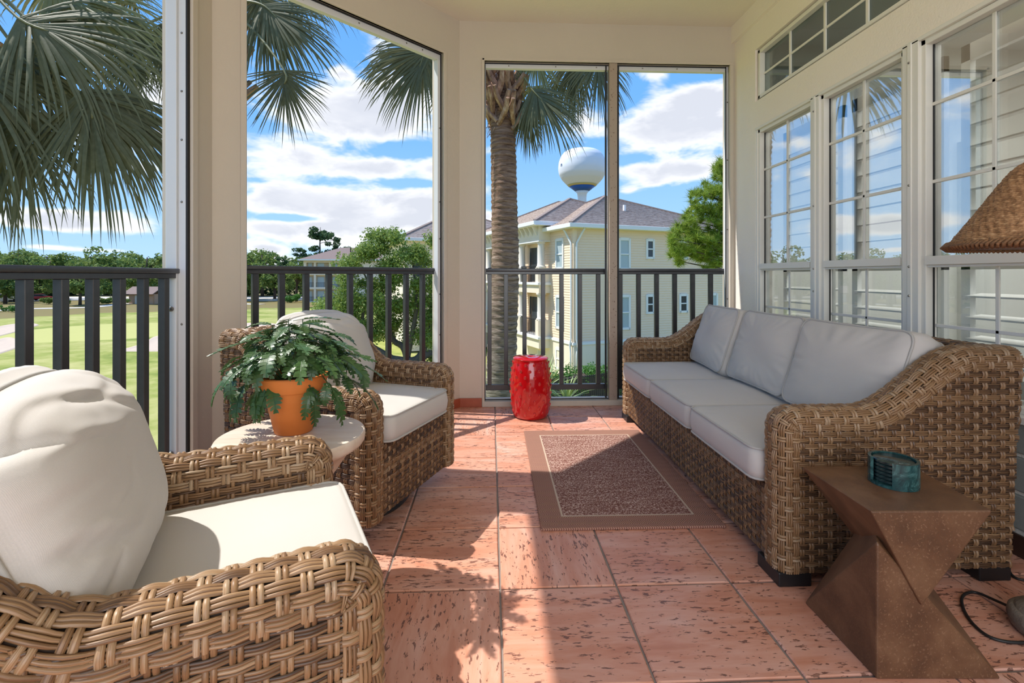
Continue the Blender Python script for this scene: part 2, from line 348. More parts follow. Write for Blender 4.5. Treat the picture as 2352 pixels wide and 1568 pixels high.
# ------------------------------------------------------------------ room shell
XR, YF, ZC, ZH = 2.09, 4.08, 3.235, 2.905     # right wall, far wall, ceiling, head of the openings
N45 = Vector((-.7071, .7071)); T45 = Vector((.7071, .7071))
TH = .14
def off(p, k): return (p[0]+N45.x*k, p[1]+N45.y*k)
cA, cB = (-.264, 4.08), (-1.56, 2.784)        # inner corners of the angled side
jA, jB = (-.388, 3.956), (-1.436, 2.908)      # jambs of the angled opening
YJ = 2.585                                    # jamb of the left opening
# floor: bed of grout and one object per tile
fl = MB().prism([(-1.75,-2.6),(2.2,-2.6),(2.2,4.25),(-.33,4.25),(-1.75,2.86)], -.25, -.006).build('floor', M_grout); struct(fl)
PT = .4135
def tile_mesh(seed):
    rg = random.Random(seed); h = PT/2-.0035; me = MB(); c = .007
    def ring(k, z): 
        q = h-k; out = []
        for (sx, sy) in ((-1,-1),(1,-1),(1,1),(-1,1)): out.append((sx*q, sy*q, z))
        mid = []
        for i in range(4):
            a, b2 = Vector(out[i]), Vector(out[(i+1)%4]); mid.append(out[i])
            for f in (.33, .67): 
                p = a.lerp(b2, f)*1.0; nrm = Vector((p.x, p.y, 0)).normalized(); p = p + nrm*rg.uniform(-.0022, .0008); mid.append(tuple(p))
        return mid
    r0, r1, r2 = ring(0, -.012), ring(0.0, -.003), ring(.004, 0.0)
    b = r0+r1+r2; n = 12
    fs = [(i,(i+1)%n,n+(i+1)%n,n+i) for i in range(n)]+[(n+i,n+(i+1)%n,2*n+(i+1)%n,2*n+i) for i in range(n)]+[tuple(range(2*n,3*n))]
    me.add(b, fs); return me.mesh('tile', M_tile)
tms = [tile_mesh(i) for i in range(5)]
for i in range(-5, 5):
    for j in range(-7, 7):
        x, y = .032+PT*(i+.5), 1.705+PT*(j+.5)
        if x-y < -4.45 or x > 2.12 or x < -1.78 or y > 4.3: continue
        rot = (0, 0, (math.pi/2)*(((i*7+j*3) % 5) in (0,)) + math.pi*((i+j) % 2))
        link('tile', random.choice(tms), fl, (x, y, random.uniform(-.0006, .0006)), rot)
# ceiling
struct(MB().prism([(-1.75,-2.6),(2.2,-2.6),(2.2,4.25),(-.35,4.25),(-1.75,2.85)], ZC, ZC+.2).build('ceiling', M_ceil))
# far wall: header, pillar next to the angled side, right jamb
wf = MB(); wf.box((-.264, YF, ZH), (2.2, YF+TH, ZC)); 
wf.prism([(-.06,YF),(-.06,YF+TH),(-.32,YF+TH),off(jA,TH),jA,cA], 0, ZH)
wf.prism([cA,jA,off(jA,TH),(-.32,YF+TH),(-.264,YF+TH)], ZH, ZC)
wf.box((2.055, YF, 0), (2.2, YF+TH, ZH)); wf.box((-.06, YF+.02, -.05), (2.055, YF+TH, .028))
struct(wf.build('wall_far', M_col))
wa = MB(); wa.prism([jA, off(jA,TH), off(jB,TH), jB], ZH, ZC); wa.prism([jA, off(jA,TH), off(jB,TH), jB], -.05, .03)
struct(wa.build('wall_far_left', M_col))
wl = MB()
pil = [cB, jB, off(jB,TH), (-1.56-TH, 2.842), (-1.56-TH, YJ), (-1.56, YJ)]
wl.prism(pil, 0, ZC); wl.box((-1.56-TH-.05, -1.5, ZH), (-1.56, YJ, ZC)); wl.box((-1.56-TH, -1.5, -.05), (-1.56, YJ, .03)); wl.box((-1.56-TH, -1.75, 0), (-1.56, -1.5, ZC))
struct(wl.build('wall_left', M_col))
# raised casing bands round the openings (plaster stops)
cs = MB()
cs.box((-.075, YF-.012, 0), (-.055, YF+.02, ZH+.02)); cs.box((-.075, YF-.012, ZH), (2.07, YF+.02, ZH+.02)); cs.box((2.045, YF-.012, 0), (2.075, YF+.02, ZH))
cs.box((-.06, YF-.012, 0), (2.06, YF+.03, .045))
struct(cs.build('trim_1', M_col, bevel=.003))
ca = MB()
for p, q, z0, z1 in ((jA, off((jA[0]+.022, jA[1]+.022), 0), 0, ZH+.02), (jB, (jB[0]-.022, jB[1]-.022), 0, ZH+.02)):
    ca.prism([off(p,-.012), off(q,-.012), off(q,.02), off(p,.02)], z0, z1)
ca.prism([off(jA,-.012), off(jB,-.012), off(jB,.02), off(jA,.02)], ZH, ZH+.022)
struct(ca.build('trim_2', M_col, bevel=.003))
cl = MB(); cl.box((-1.565, YJ, 0), (-1.545, YJ+.045, ZH+.02)); cl.box((-1.565, -1.5, ZH), (-1.545, YJ+.045, ZH+.022))
struct(cl.build('trim_3', M_col, bevel=.003))
# right wall with its window openings
wr = MB(); X0, X1 = XR, XR+.14
WY = [(3.735, 3.085), (3.005, 2.375), (2.285, 1.655), (1.565, .935)]       # the four window lights
wtop, wbot = 2.245, .55
wr.box((X0, 3.755, 0), (X1, 4.25, ZC)); wr.box((X0, -2.6, 0), (X1, .90, ZC)); wr.box((X0, .90, 0), (X1, 3.755, wbot-.02))
wr.box((X0, .90, wtop+.015), (X1, 3.755, 2.475)); wr.box((X0, .90, 2.885), (X1, 3.755, ZC)); wr.box((X0, .90, 2.475), (X1, 1.60, 2.885))
struct(wr.build('wall_right', M_wall))
struct(MB().box((X0-.03, -2.6, 3.09), (X0+.01, YF, ZC)).build('trim_4', M_wall))
for k in range(4): pass
sd = MB()
for k in range(3): sd.box((X0-.016, -1.0, .10+.15*k), (X0+.002, 4.05, .235+.15*k))
struct(sd.build('trim_5', mat('grey_lap_siding', rough=.8, fn=f_stucco((.25,.26,.24), (.31,.32,.295), 50, .3)), bevel=.006))
# skirting tiles
bb = empty('baseboard_far'); struct(bb)
for x0, x1 in ((-.262, -.078),): MB().box((x0, YF-.014, 0), (x1, YF, .075)).build('skirting_tile', M_base, bb, bevel=.003)
MB().prism([off(cA,0), off(cA,-.014), off(jA,-.014), off(jA,0)], 0, .075).build('skirting_tile', M_base, bb, bevel=.003)
br = empty('baseboard_right'); struct(br)
for k in range(9): MB().box((XR-.03, -.2+PT*k, 0), (XR-.016, -.2+PT*(k+1)-.004, .085)).build('skirting_tile', mat('dark_skirting', (.045,.022,.016), .4), br, bevel=.003)

# ------------------------------------------------------------------ windows in the right wall
def window(n, y1, y0, z0, z1, zm, vm, hm_up, hm_low, gl):
    """one double-hung light: y1 far jamb, y0 near jamb"""
    xg = XR+.055; f = .026
    fr = MB(); fr.box((XR+.012, y0, z0), (XR+.09, y0+f, z1)); fr.box((XR+.012, y1-f, z0), (XR+.09, y1, z1)); fr.box((XR+.012, y0, z1-f), (XR+.09, y1, z1)); fr.box((XR+.012, y0, z0), (XR+.09, y1, z0+f))
    w = fr.build('window_%d' % n, M_vinyl, bevel=.003); struct(w)
    def piece(nm, a, b, m=M_vinyl): return MB().box(a, b).build(nm, m, w, bevel=.002 if m is M_vinyl else 0)
    ga = MB().box((xg-.003, y0+f, z0+f), (xg+.003, y1-f, z1-f))
    if zm:
        piece('sash_rail', (XR+.005, y0+f, zm-.02), (xg+.02, y1-f, zm+.022)); piece('sash_rail', (XR+.018, y0+f, zm-.032), (xg+.02, y1-f, zm-.02))
        piece('pane', (xg-.003, y0+f, zm), (xg+.003, y1-f, z1-f), gl); piece('pane', (xg+.012, y0+f, z0+f), (xg+.018, y1-f, zm), M_glassl)
        mb = MB(); e = .005
        for (a, b) in ((y0+f, y0+f+e), (y1-f-e, y1-f)): mb.box((xg-.008, a, z0+f), (xg-.002, b, z1-f))
        mb.build('gasket', M_gasket, w)
    else: ga.build('pane', gl, w)
    for y in vm:
        if zm:
            piece('muntin', (xg-.012, y-.008, zm), (xg-.004, y+.008, z1-f)); piece('muntin', (xg+.003, y-.008, z0+f), (xg+.011, y+.008, zm))
        else: piece('muntin', (xg-.014, y-.010, z0+f), (xg-.004, y+.010, z1-f))
    for z in hm_up: piece('muntin', (xg-.012, y0+f, z-.008), (xg-.004, y1-f, z+.008))
    for z in hm_low: piece('muntin', (xg+.003, y0+f, z-.008), (xg+.011, y1-f, z+.008))
    return w
for i, (a, b) in enumerate(WY):
    window(i+1, a, b, wbot, wtop, 1.172, [(a+b)/2], [1.93, 1.555], [.86], M_glass)
window(5, 3.735, 1.62, 2.49, 2.87, None, [3.376, 3.015, 2.664, 2.31, 1.96], [2.682], [], M_glass2)
mu = MB()
for i in range(4):
    y = [3.045, 2.33, 1.61, .905][i]; hw = [.042, .047, .047, .04][i]
    mu.box((XR-.004, y-hw, wbot), (XR+.1, y+hw, wtop+.012))
    mu.box((XR-.010, y-.012, wbot), (XR-.003, y+.012, wtop+.012))
mu.box((XR-.004, .9, wtop), (XR+.1, 3.752, wtop+.02)); mu.box((XR+.002, 3.733, wbot), (XR+.1, 3.757, wtop+.02)); mu.box((XR-.03, .88, wbot-.03), (XR+.1, 3.77, wbot))
mu = struct(mu.build('trim_6', M_vinyl, bevel=.003))
sw = MB().lathe([(.0,.004),(.004,.003),(.006,0)], 10).mesh('screw', M_steel)
for y, hw in ((3.045,0),(2.33,0)):
    for z in (.72, 1.0, 1.145+.0, 1.55, 2.16): link('screw', sw, mu, (XR-.011, y+.0, z), (0, R(-90), 0))

# the room behind the glass
ro = MB(); ro.box((X1, -2.0, -.05), (6.2, 4.3, 0)); rf = struct(ro.build('floor_inside', M_infloor))
rw = MB(); rw.box((X1, -2.0, 3.1), (6.2, 4.3, 3.2)); struct(rw.build('ceiling_inside', M_inwall))
rw = MB(); rw.box((X1, 4.2, 0), (6.2, 4.3, 3.1)); rw.box((X1, -2.1, 0), (6.2, -2.0, 3.1))
rw.box((6.1, -2.0, 0), (6.2, 4.3, .7)); rw.box((6.1, -2.0, 2.4), (6.2, 4.3, 3.1)); rw.box((6.1, 4.1, .7), (6.2, 4.3, 2.4)); rw.box((6.1, -2.0, .7), (6.2, .6, 2.4)); rw.box((6.1, 2.3, .7), (6.2, 2.6, 2.4))
rw.box((5.98, -2, 2.92), (6.1, 4.2, 3.1)); rw.box((X1, 4.1, 2.95), (6.1, 4.2, 3.1))
rw.box((4.2, 4.05, 0), (5.2, 4.2, 2.3))
struct(rw.build('wall_inside', M_inwall))
def shutter(y0, y1, x, z0, z1, label, ry=0.0, tilt=8):
    o = empty('plantation_shutter', (x, (y0+y1)/2, 0), 0, label, 'shutter', 'plantation shutters inside the windows'); hw = (y1-y0)/2
    fr = MB(); fr.box((-.014,-hw,z0),(.014,-hw+.045,z1)); fr.box((-.014,hw-.045,z0),(.014,hw,z1)); fr.box((-.014,-hw,z1-.08),(.014,hw,z1)); fr.box((-.014,-hw,z0),(.014,hw,z0+.08)); fr.box((-.014,-hw,1.13),(.014,hw,1.20))
    fr.build('shutter_frame', M_shut, o)
    lm = MB(); c, s_ = math.cos(R(tilt)), math.sin(R(tilt)); d = .042
    lm.add([(-d*c,-hw+.045,-d*s_-.004),(d*c,-hw+.045,d*s_-.004),(d*c,hw-.045,d*s_-.004),(-d*c,hw-.045,-d*s_-.004),(-d*c,-hw+.045,-d*s_+.004),(d*c,-hw+.045,d*s_+.004),(d*c,hw-.045,d*s_+.004),(-d*c,hw-.045,-d*s_+.004)],
           [(3,2,1,0),(4,5,6,7),(0,1,5,4),(1,2,6,5),(2,3,7,6),(3,0,4,7)])
    lm = lm.mesh('louver', M_shut); z = z0+.14
    while z < z1-.1:
        if not 1.10 < z < 1.23: link('louver', lm, o, (0,0,z))
        z += .102
    return o
sl = ['first white louvred shutter, behind the far window light', 'second white louvred shutter, behind the second window light', 'third white louvred shutter, behind the window light next to the lamp', 'fourth white louvred shutter, behind the near window light']
for i, (a, b) in enumerate(WY): shutter(b+.0, a-.0, X1+.09, .56, 2.22, sl[i])
shutter(2.62, 4.08, 6.06, .7, 2.4, 'bright louvred shutter on the far side of the inner room, left one', tilt=-10)
shutter(.62, 2.28, 6.06, .7, 2.4, 'bright louvred shutter on the far side of the inner room, right one', tilt=-10)
ic = empty('lounge_chair', (3.05, 2.0, 0), R(120), 'grey upholstered lounge chair inside the room behind the glass', 'chair')
MB().box((-.33,-.3,.30),(.33,.33,.46)).build('seat', M_ingrey, ic, bevel=.05, seg=3, smooth=True)
MB().box((-.33,.22,.40),(.33,.36,1.02)).build('backrest', M_ingrey, ic, bevel=.06, seg=3, smooth=True)
for sx in (-1, 1): MB().box((sx*.36-.05,-.3,.58),(sx*.36+.05,.3,.66)).build('armrest', M_shut, ic, bevel=.03, seg=3, smooth=True)
for sx in (-1, 1): MB().beam((sx*.36,0,.0),(sx*.36,0,.60),.05,.05).build('leg', M_shut, ic)

# ------------------------------------------------------------------ screen frames and railings
def frame_far():
    y0, y1 = YF+.035, YF+.075
    o = empty('screen_frame', (0,0,0), 0, kind='structure'); o.name = 'trim_7'
    def bar(nm, a, b, m=M_frame): return MB().box(a, b).build(nm, m, o, bevel=.002)
    bar('frame_head', (-.06,y0,ZH-.045),(2.05,y1,ZH)); bar('frame_sill', (-.06,y0,.028),(2.05,y1,.06))
    bar('frame_jamb', (2.03,y0,.06),(2.055,y1,ZH-.045)); bar('frame_jamb', (-.06,y0,.06),(-.045,y1,ZH-.045))
    for x in (.982,1.088): bar('gasket', (x-.006,y0-.008,.05),(x+.006,y1-.02,ZH-.01), M_gasket)
    bar('gasket', (-.056,y0-.008,.03),(-.048,y0,ZH), M_gasket); bar('gasket', (2.024,y0-.008,.05),(2.032,y0,ZH), M_gasket); bar('gasket', (-.056,y0-.008,ZH-.012),(2.03,y0,ZH-.004), M_gasket); bar('gasket', (-.056,y0-.008,.048),(2.03,y0,.056), M_gasket)
    for x in (.15,.55,.9,1.3,1.6,1.9): link('screw', sw, o, (x, y0-.002, ZH-.025), (R(90),0,0))
    for z in (.4,.9,1.5,2.1,2.6): link('screw', sw, o, (2.043, y0-.002, z), (R(90),0,0))
    m = MB().box((1.003,YF-.005,.03),(1.071,YF+.075,ZH)).build('mullion', M_taupe, o, bevel=.004); return o
frame_far()
def frame_ang():
    L = (Vector(jA)-Vector(jB)).length; o = empty('trim_8', (jB[0], jB[1], 0), R(45), kind='structure')     # local x along the side, +y outwards
    def bar(nm, a, b, m=M_frame): return MB().box(a, b).build(nm, m, o, bevel=.002)
    bar('frame_head', (0,.035,ZH-.05),(L,.075,ZH)); bar('frame_sill', (0,.035,.028),(L,.075,.06)); bar('frame_jamb', (L-.032,.03,.06),(L,.08,ZH-.05)); bar('frame_jamb', (0,.035,.06),(.018,.075,ZH-.05))
    bar('gasket', (0,.02,.03),(.008,.035,ZH), M_gasket); bar('gasket', (L-.008,.02,.03),(L,.03,ZH), M_gasket); bar('gasket', (0,.02,ZH-.008),(L,.035,ZH), M_gasket)
    for x in (.35,.75,1.15,1.3): link('screw', sw, o, (x,.033,ZH-.025),(R(90),0,0))
    for z in (.35,.62,.95,1.4,1.7,2.3): link('screw', sw, o, (L-.014,.028,z),(R(90),0,0))
    return o, L
fa, LA = frame_ang()
def frame_left():
    o = empty('trim_9', (0,0,0), kind='structure')
    def bar(nm, a, b, m=M_frame): return MB().box(a, b).build(nm, m, o, bevel=.003)
    bar('frame_channel', (-1.665,YJ-.03,.03),(-1.61,YJ+.004,ZH)); bar('frame_channel', (-1.61,YJ-.016,.03),(-1.572,YJ+.004,ZH))
    bar('gasket', (-1.572,YJ-.018,.03),(-1.562,YJ+.004,ZH), M_gasket)
    bar('frame_head', (-1.66,-1.5,ZH-.045),(-1.60,YJ,ZH))
    bolt = MB().lathe([(.013,0),(.013,.006),(.010,.011),(0,.013)], 12).mesh('bolt', M_steel, smooth=True, autos=40)
    for z in (.19,.93): link('bolt', bolt, o, (-1.635,YJ-.031,z),(R(90),0,0))
    for z in (.14,.85,1.48,1.8,2.05,2.35): link('screw', sw, o, (-1.592,YJ-.017,z),(R(90),0,0))
frame_left()
def railing(name_label, p0, p1, bal, ht=1.162):
    """p0,p1 ends (x,y); bal = list of distances of the bars along it"""
    v = Vector(p1)-Vector(p0); L = v.length; o = empty('balcony_railing', (p0[0], p0[1], 0), math.atan2(v.y, v.x), name_label, 'railing', 'porch railings')
    MB().box((0,-.030,ht-.026),(L,.030,ht)).build('top_rail', M_rail, o, bevel=.006, seg=3, smooth=True, autos=30)
    MB().box((0,-.020,ht-.05),(L,.020,ht-.026)).build('rail_channel', M_rail, o, bevel=.002)
    MB().box((.005,-.020,.118),(L-.005,.020,.165)).build('bottom_rail', M_rail, o, bevel=.003)
    bm_ = MB().box((-.0175,-.0175,.165),(.0175,.0175,ht-.05)).mesh('baluster', M_rail, bevel=.002, seg=1)
    for d in bal:
        link('baluster', bm_, o, (d,0,0))
    return o
yr = 4.175
railing('dark metal railing of the far opening, left of the taupe mullion', (-.05,yr), (.992,yr), [.012+.025]+[.16*k+.178 for k in range(6)])
railing('dark metal railing of the far opening, behind the sofa end', (1.082,yr), (2.04,yr), [.16*k+.04 for k in range(6)])
oa, ob = off(jB,.10), off(jA,.10)
railing('dark metal railing of the angled opening behind the fern and far armchair', oa, ob, [.085+.158*k for k in range(9)])
railing('dark metal railing of the left opening behind the near armchair', (-1.632,-1.5), (-1.632,YJ-.01), [3.27+.1445*k for k in range(-22,6)], 1.137)

# ------------------------------------------------------------------ woven furniture
class Weave:
    def __init__(s, seed): s.rg = np.random.default_rng(seed); s.V = []; s.F = []; s.A = []; s.n = 0
    def strip(s, S, C, across_dir_v, along, centre, hw, h, thick, tone, valid, n4=4):
        """a strand: stations along; profile of 4 points across"""
        pr = np.array([-1, -.55, .55, 1.0])*hw; lift = np.array([-.5, .5, .5, -.5])*thick
        A, Pq = np.meshgrid(along, pr, indexing='ij')
        if across_dir_v: P, N = S(A, centre+Pq)
        else: P, N = S(centre+Pq, A)
        P = P + N*(h[:, None]+lift[None, :])[..., None]
        k = len(along); base = s.n + np.arange(k)[:, None]*4 + np.arange(4)[None, :]
        q = np.stack([base[:-1, :-1], base[1:, :-1], base[1:, 1:], base[:-1, 1:]], -1)
        if not across_dir_v: q = q[..., ::-1]
        ok = valid[:-1] & valid[1:]; q = q[ok].reshape(-1, 4)
        s.V.append(P.reshape(-1, 3)); s.F.append(q)
        at = np.empty((k*4, 3)); at[:, 0] = tone; at[:, 1] = np.repeat(along, 4); at[:, 2] = np.tile(pr, k); s.A.append(at); s.n += k*4
    def panel(s, S, u0, u1, v0, v1, rp=.0205, cp=.0335, amp=.0028, thick=.0026, clip=None, sub=4, shift=0, tone=(.08,.56)):
        nr = max(1, round((v1-v0)/rp)); nc = max(2, round((u1-u0)/cp)); rp = (v1-v0)/nr; cp = (u1-u0)/nc; rg = s.rg
        us = np.linspace(u0, u1, nc*sub+1); vs = np.linspace(v0, v1, nr*sub+1)
        for j in range(nr):
            rt = rg.uniform(*tone)
            for k in (-1, 0, 1):
                vc = v0+(j+.5)*rp+k*rp*.295; h = amp*np.cos(np.pi*((us-u0)/cp-.5)+np.pi*(j+shift))
                val = np.ones(len(us), bool) if clip is None else clip(us, np.full_like(us, vc))
                s.strip(S, None, True, us, vc, rp*.143, h, thick, np.clip(rt+rg.normal(0, .13), 0, 1), val)
        for i in range(nc):
            for k in (-1, 1):
                uc = u0+(i+.5)*cp+k*cp*.15; h = -amp*np.cos(np.pi*(i+shift)+np.pi*((vs-v0)/rp-.5))
                val = np.ones(len(vs), bool) if clip is None else clip(np.full_like(vs, uc), vs)
                s.strip(S, None, False, vs, uc, cp*.135, h, thick, np.clip(rg.normal(tone[1]-.08, .14), 0, 1), val)
    def build(s, parent):
        me = raw('woven_strands', np.concatenate(s.V), np.concatenate(s.F), M_wick, True, np.concatenate(s.A))
        o = link('woven_strands', me, parent); o['kind'] = 'stuff'; return o
def plane_S(o, du, dv, nrm):
    o, du, dv, nrm = [np.array(v, float) for v in (o, du, dv, nrm)]
    def S(u, v): return o + u[..., None]*du + v[..., None]*dv, np.broadcast_to(nrm, u.shape+(3,))
    return S
def polyline_fn(pts):
    P = np.array(pts, float); sd_ = np.linalg.norm(np.diff(P, axis=0), axis=1); L = np.concatenate([[0], np.cumsum(sd_)])
    T = np.gradient(P, L, axis=0); T /= np.linalg.norm(T, axis=1)[:, None]
    def f(s):
        p = np.stack([np.interp(s, L, P[:, i]) for i in range(2)], -1); t = np.stack([np.interp(s, L, T[:, i]) for i in range(2)], -1)
        t /= np.linalg.norm(t, axis=-1, keepdims=True); return p, t
    return f, L[-1]
def woven_seat(root, Wd, D, z0, arm_h, back_h, seat_z, t=.115, lean=.07, seed=1, rp=.0205, cp=.0335, rise=(.36, .84)):
    """frame of a woven sofa or chair; local x across, y to the back, front at y=0"""
    y1, y2 = rise[0]*D, rise[1]*D; r = .045; rc = .075
    def top(y): return arm_h + .012*np.cos(np.clip(y/y1, 0, 1)*np.pi)*0 + (back_h-arm_h)*smooth01((np.asarray(y, float)-y1)/(y2-y1))
    Dt = D+lean
    path = [(0.0, z0+.003+(arm_h-rc-z0-.003)*k/12) for k in range(13)]
    path += [(rc-rc*math.cos(a), arm_h-rc+rc*math.sin(a)) for a in np.linspace(.2, math.pi/2, 8)]
    path += [(float(y), float(top(y))) for y in np.linspace(rc+.02, Dt-.01, 40)]
    pf, PL = polyline_fn(path)
    drop = .028; flat = t-2*r; Ls = flat+2*(r*math.pi/2)+2*drop
    def cs(v):
        a = np.abs(v); sg = np.sign(v); x = np.where(a < flat/2, a, 0.0); nn = np.zeros_like(v); nx = np.zeros_like(v); nz = np.ones_like(v)
        q = (a-flat/2)/r; m2 = (a >= flat/2) & (q <= math.pi/2); x = np.where(m2, flat/2+r*np.sin(q), x); nn = np.where(m2, -r*(1-np.cos(q)), nn); nx = np.where(m2, np.sin(q), nx); nz = np.where(m2, np.cos(q), nz)
        m3 = q > math.pi/2; x = np.where(m3, t/2, x); nn = np.where(m3, -r-(a-flat/2-r*math.pi/2), nn); nx = np.where(m3, 1.0, nx); nz = np.where(m3, 0.0, nz)
        return x*sg, nn, nx*sg, nz
    for side in (-1, 1):
        xc = side*(Wd/2-t/2)
        # solid arm under the strands
        ss = np.linspace(0, PL, 60); P, T = pf(ss); Nn = np.stack([-T[:, 1], T[:, 0]], -1); e = .007; vs = []; lay = []
        for xo, ins_ in ((-(t/2-e), r+.012), (-(flat/2+.72*r), .34*r+e), (-flat/2, e), (flat/2, e), (flat/2+.72*r, .34*r+e), (t/2-e, r+.012)):
            Q = P - Nn*ins_; poly = [(float(a), max(float(b), z0+.004)) for a, b in Q] + [(D-e-(ins_-e)*.3, z0+.004)]
            lay.append(len(vs)); vs += [(xc+xo, a, b) for a, b in poly]
        k = len(poly); fs = [tuple(range(k)), tuple(range(lay[-1], lay[-1]+k))[::-1]]
        for l0, l1 in zip(lay, lay[1:]): fs += [(l0+i, l1+i, l1+(i+1) % k, l0+(i+1) % k) for i in range(k)]
        arm = MB().add(vs, fs).build('arm', M_core, root)
        wv = Weave(seed*10+side)
        def S(u, v, xc=xc):
            P, T = pf(u); Nn = np.stack([-T[..., 1], T[..., 0]], -1); x, nn, nx, nz = cs(v)
            pos = np.stack([xc+x, P[..., 0]+Nn[..., 0]*nn, P[..., 1]+Nn[..., 1]*nn], -1)
            N = np.stack([nx, Nn[..., 0]*nz, Nn[..., 1]*nz], -1); return pos, N
        wv.panel(S, 0, PL, -Ls/2, Ls/2, rp=Ls/9, cp=cp*1.05, thick=.0040, amp=.0032, tone=(.36,.88))  # lighter tones paint a sunlit look into the arm roll strands
        ins = .035
        def clipside(u, v): return (v < top(u)-ins*.9) & (u > ins*.8) & (u < D+(Dt-D)*(v-z0)/(back_h-z0)-.004)
        So = plane_S((xc+side*(t/2-.003), 0, 0), (0,1,0), (0,0,1), (side,0,0))
        wv.panel(So, 0, Dt, z0+.004, back_h, rp=rp, cp=cp, clip=clipside)
        Si = plane_S((xc-side*(t/2-.003), 0, 0), (0,1,0), (0,0,1), (-side,0,0))
        def clipin(u, v): return (v < top(u)-ins*.9) & (u > ins*.8) & (u < D-.05)
        wv.panel(Si, 0, Dt, seat_z-.05, back_h, rp=rp, cp=cp, clip=clipin)
        wv.build(arm)
    xi = Wd/2-t
    fr = MB().box((-xi-.01, .022, z0+.004), (xi+.01, .08, seat_z)); fr.box((-xi-.01, .08, seat_z-.07), (xi+.01, D-.1, seat_z-.01)); fr = fr.build('front_rail', M_core, root)
    wv = Weave(seed*10+5); wv.panel(plane_S((-xi, .02, 0), (1,0,0), (0,0,1), (0,-1,0)), 0, 2*xi, z0+.004, seat_z, rp=rp, cp=cp); 
    wv.panel(plane_S((-xi, .02, seat_z), (1,0,0), (0,1,0), (0,0,1)), 0, 2*xi, 0, .07, rp=.0233, cp=cp); wv.build(fr)
    yb0, yb1 = D-.17, Dt-.13
    bp = [(yb0, seat_z-.05)]+[(yb0+(yb1-yb0)*k/8, seat_z-.05+(back_h-.05-seat_z+.05)*k/8) for k in range(1, 9)]+[(yb1+.05-.05*math.cos(a), back_h-.05+.05*math.sin(a)) for a in np.linspace(.3, math.pi/2, 6)]+[(Dt-.05, back_h), (Dt-.015, back_h-.015), (Dt, back_h-.05), (Dt-.02, back_h-.15)]
    e = .007; poly = [(a+e*.6, b-e) for a, b in bp]+[(D-.002, z0+.004), (D-.1, z0+.004)]; k = len(poly)
    vs = [(-xi-.01, a, b) for a, b in poly]+[(xi+.01, a, b) for a, b in poly]
    bk = MB().add(vs, [tuple(range(k)), tuple(range(k, 2*k))[::-1]]+[(i, k+i, k+(i+1) % k, (i+1) % k) for i in range(k)]).build('backrest', M_core, root)
    bf, BL = polyline_fn(bp)
    def SB(u, v):
        P, T = bf(v); Nn = np.stack([-T[..., 1], T[..., 0]], -1)
        return np.stack([u, P[..., 0], P[..., 1]], -1), np.stack([np.zeros_like(u), Nn[..., 0], Nn[..., 1]], -1)
    wv = Weave(seed*10+7); wv.panel(SB, -xi-.03, xi+.03, .0, BL, rp=rp, cp=cp); wv.build(bk)
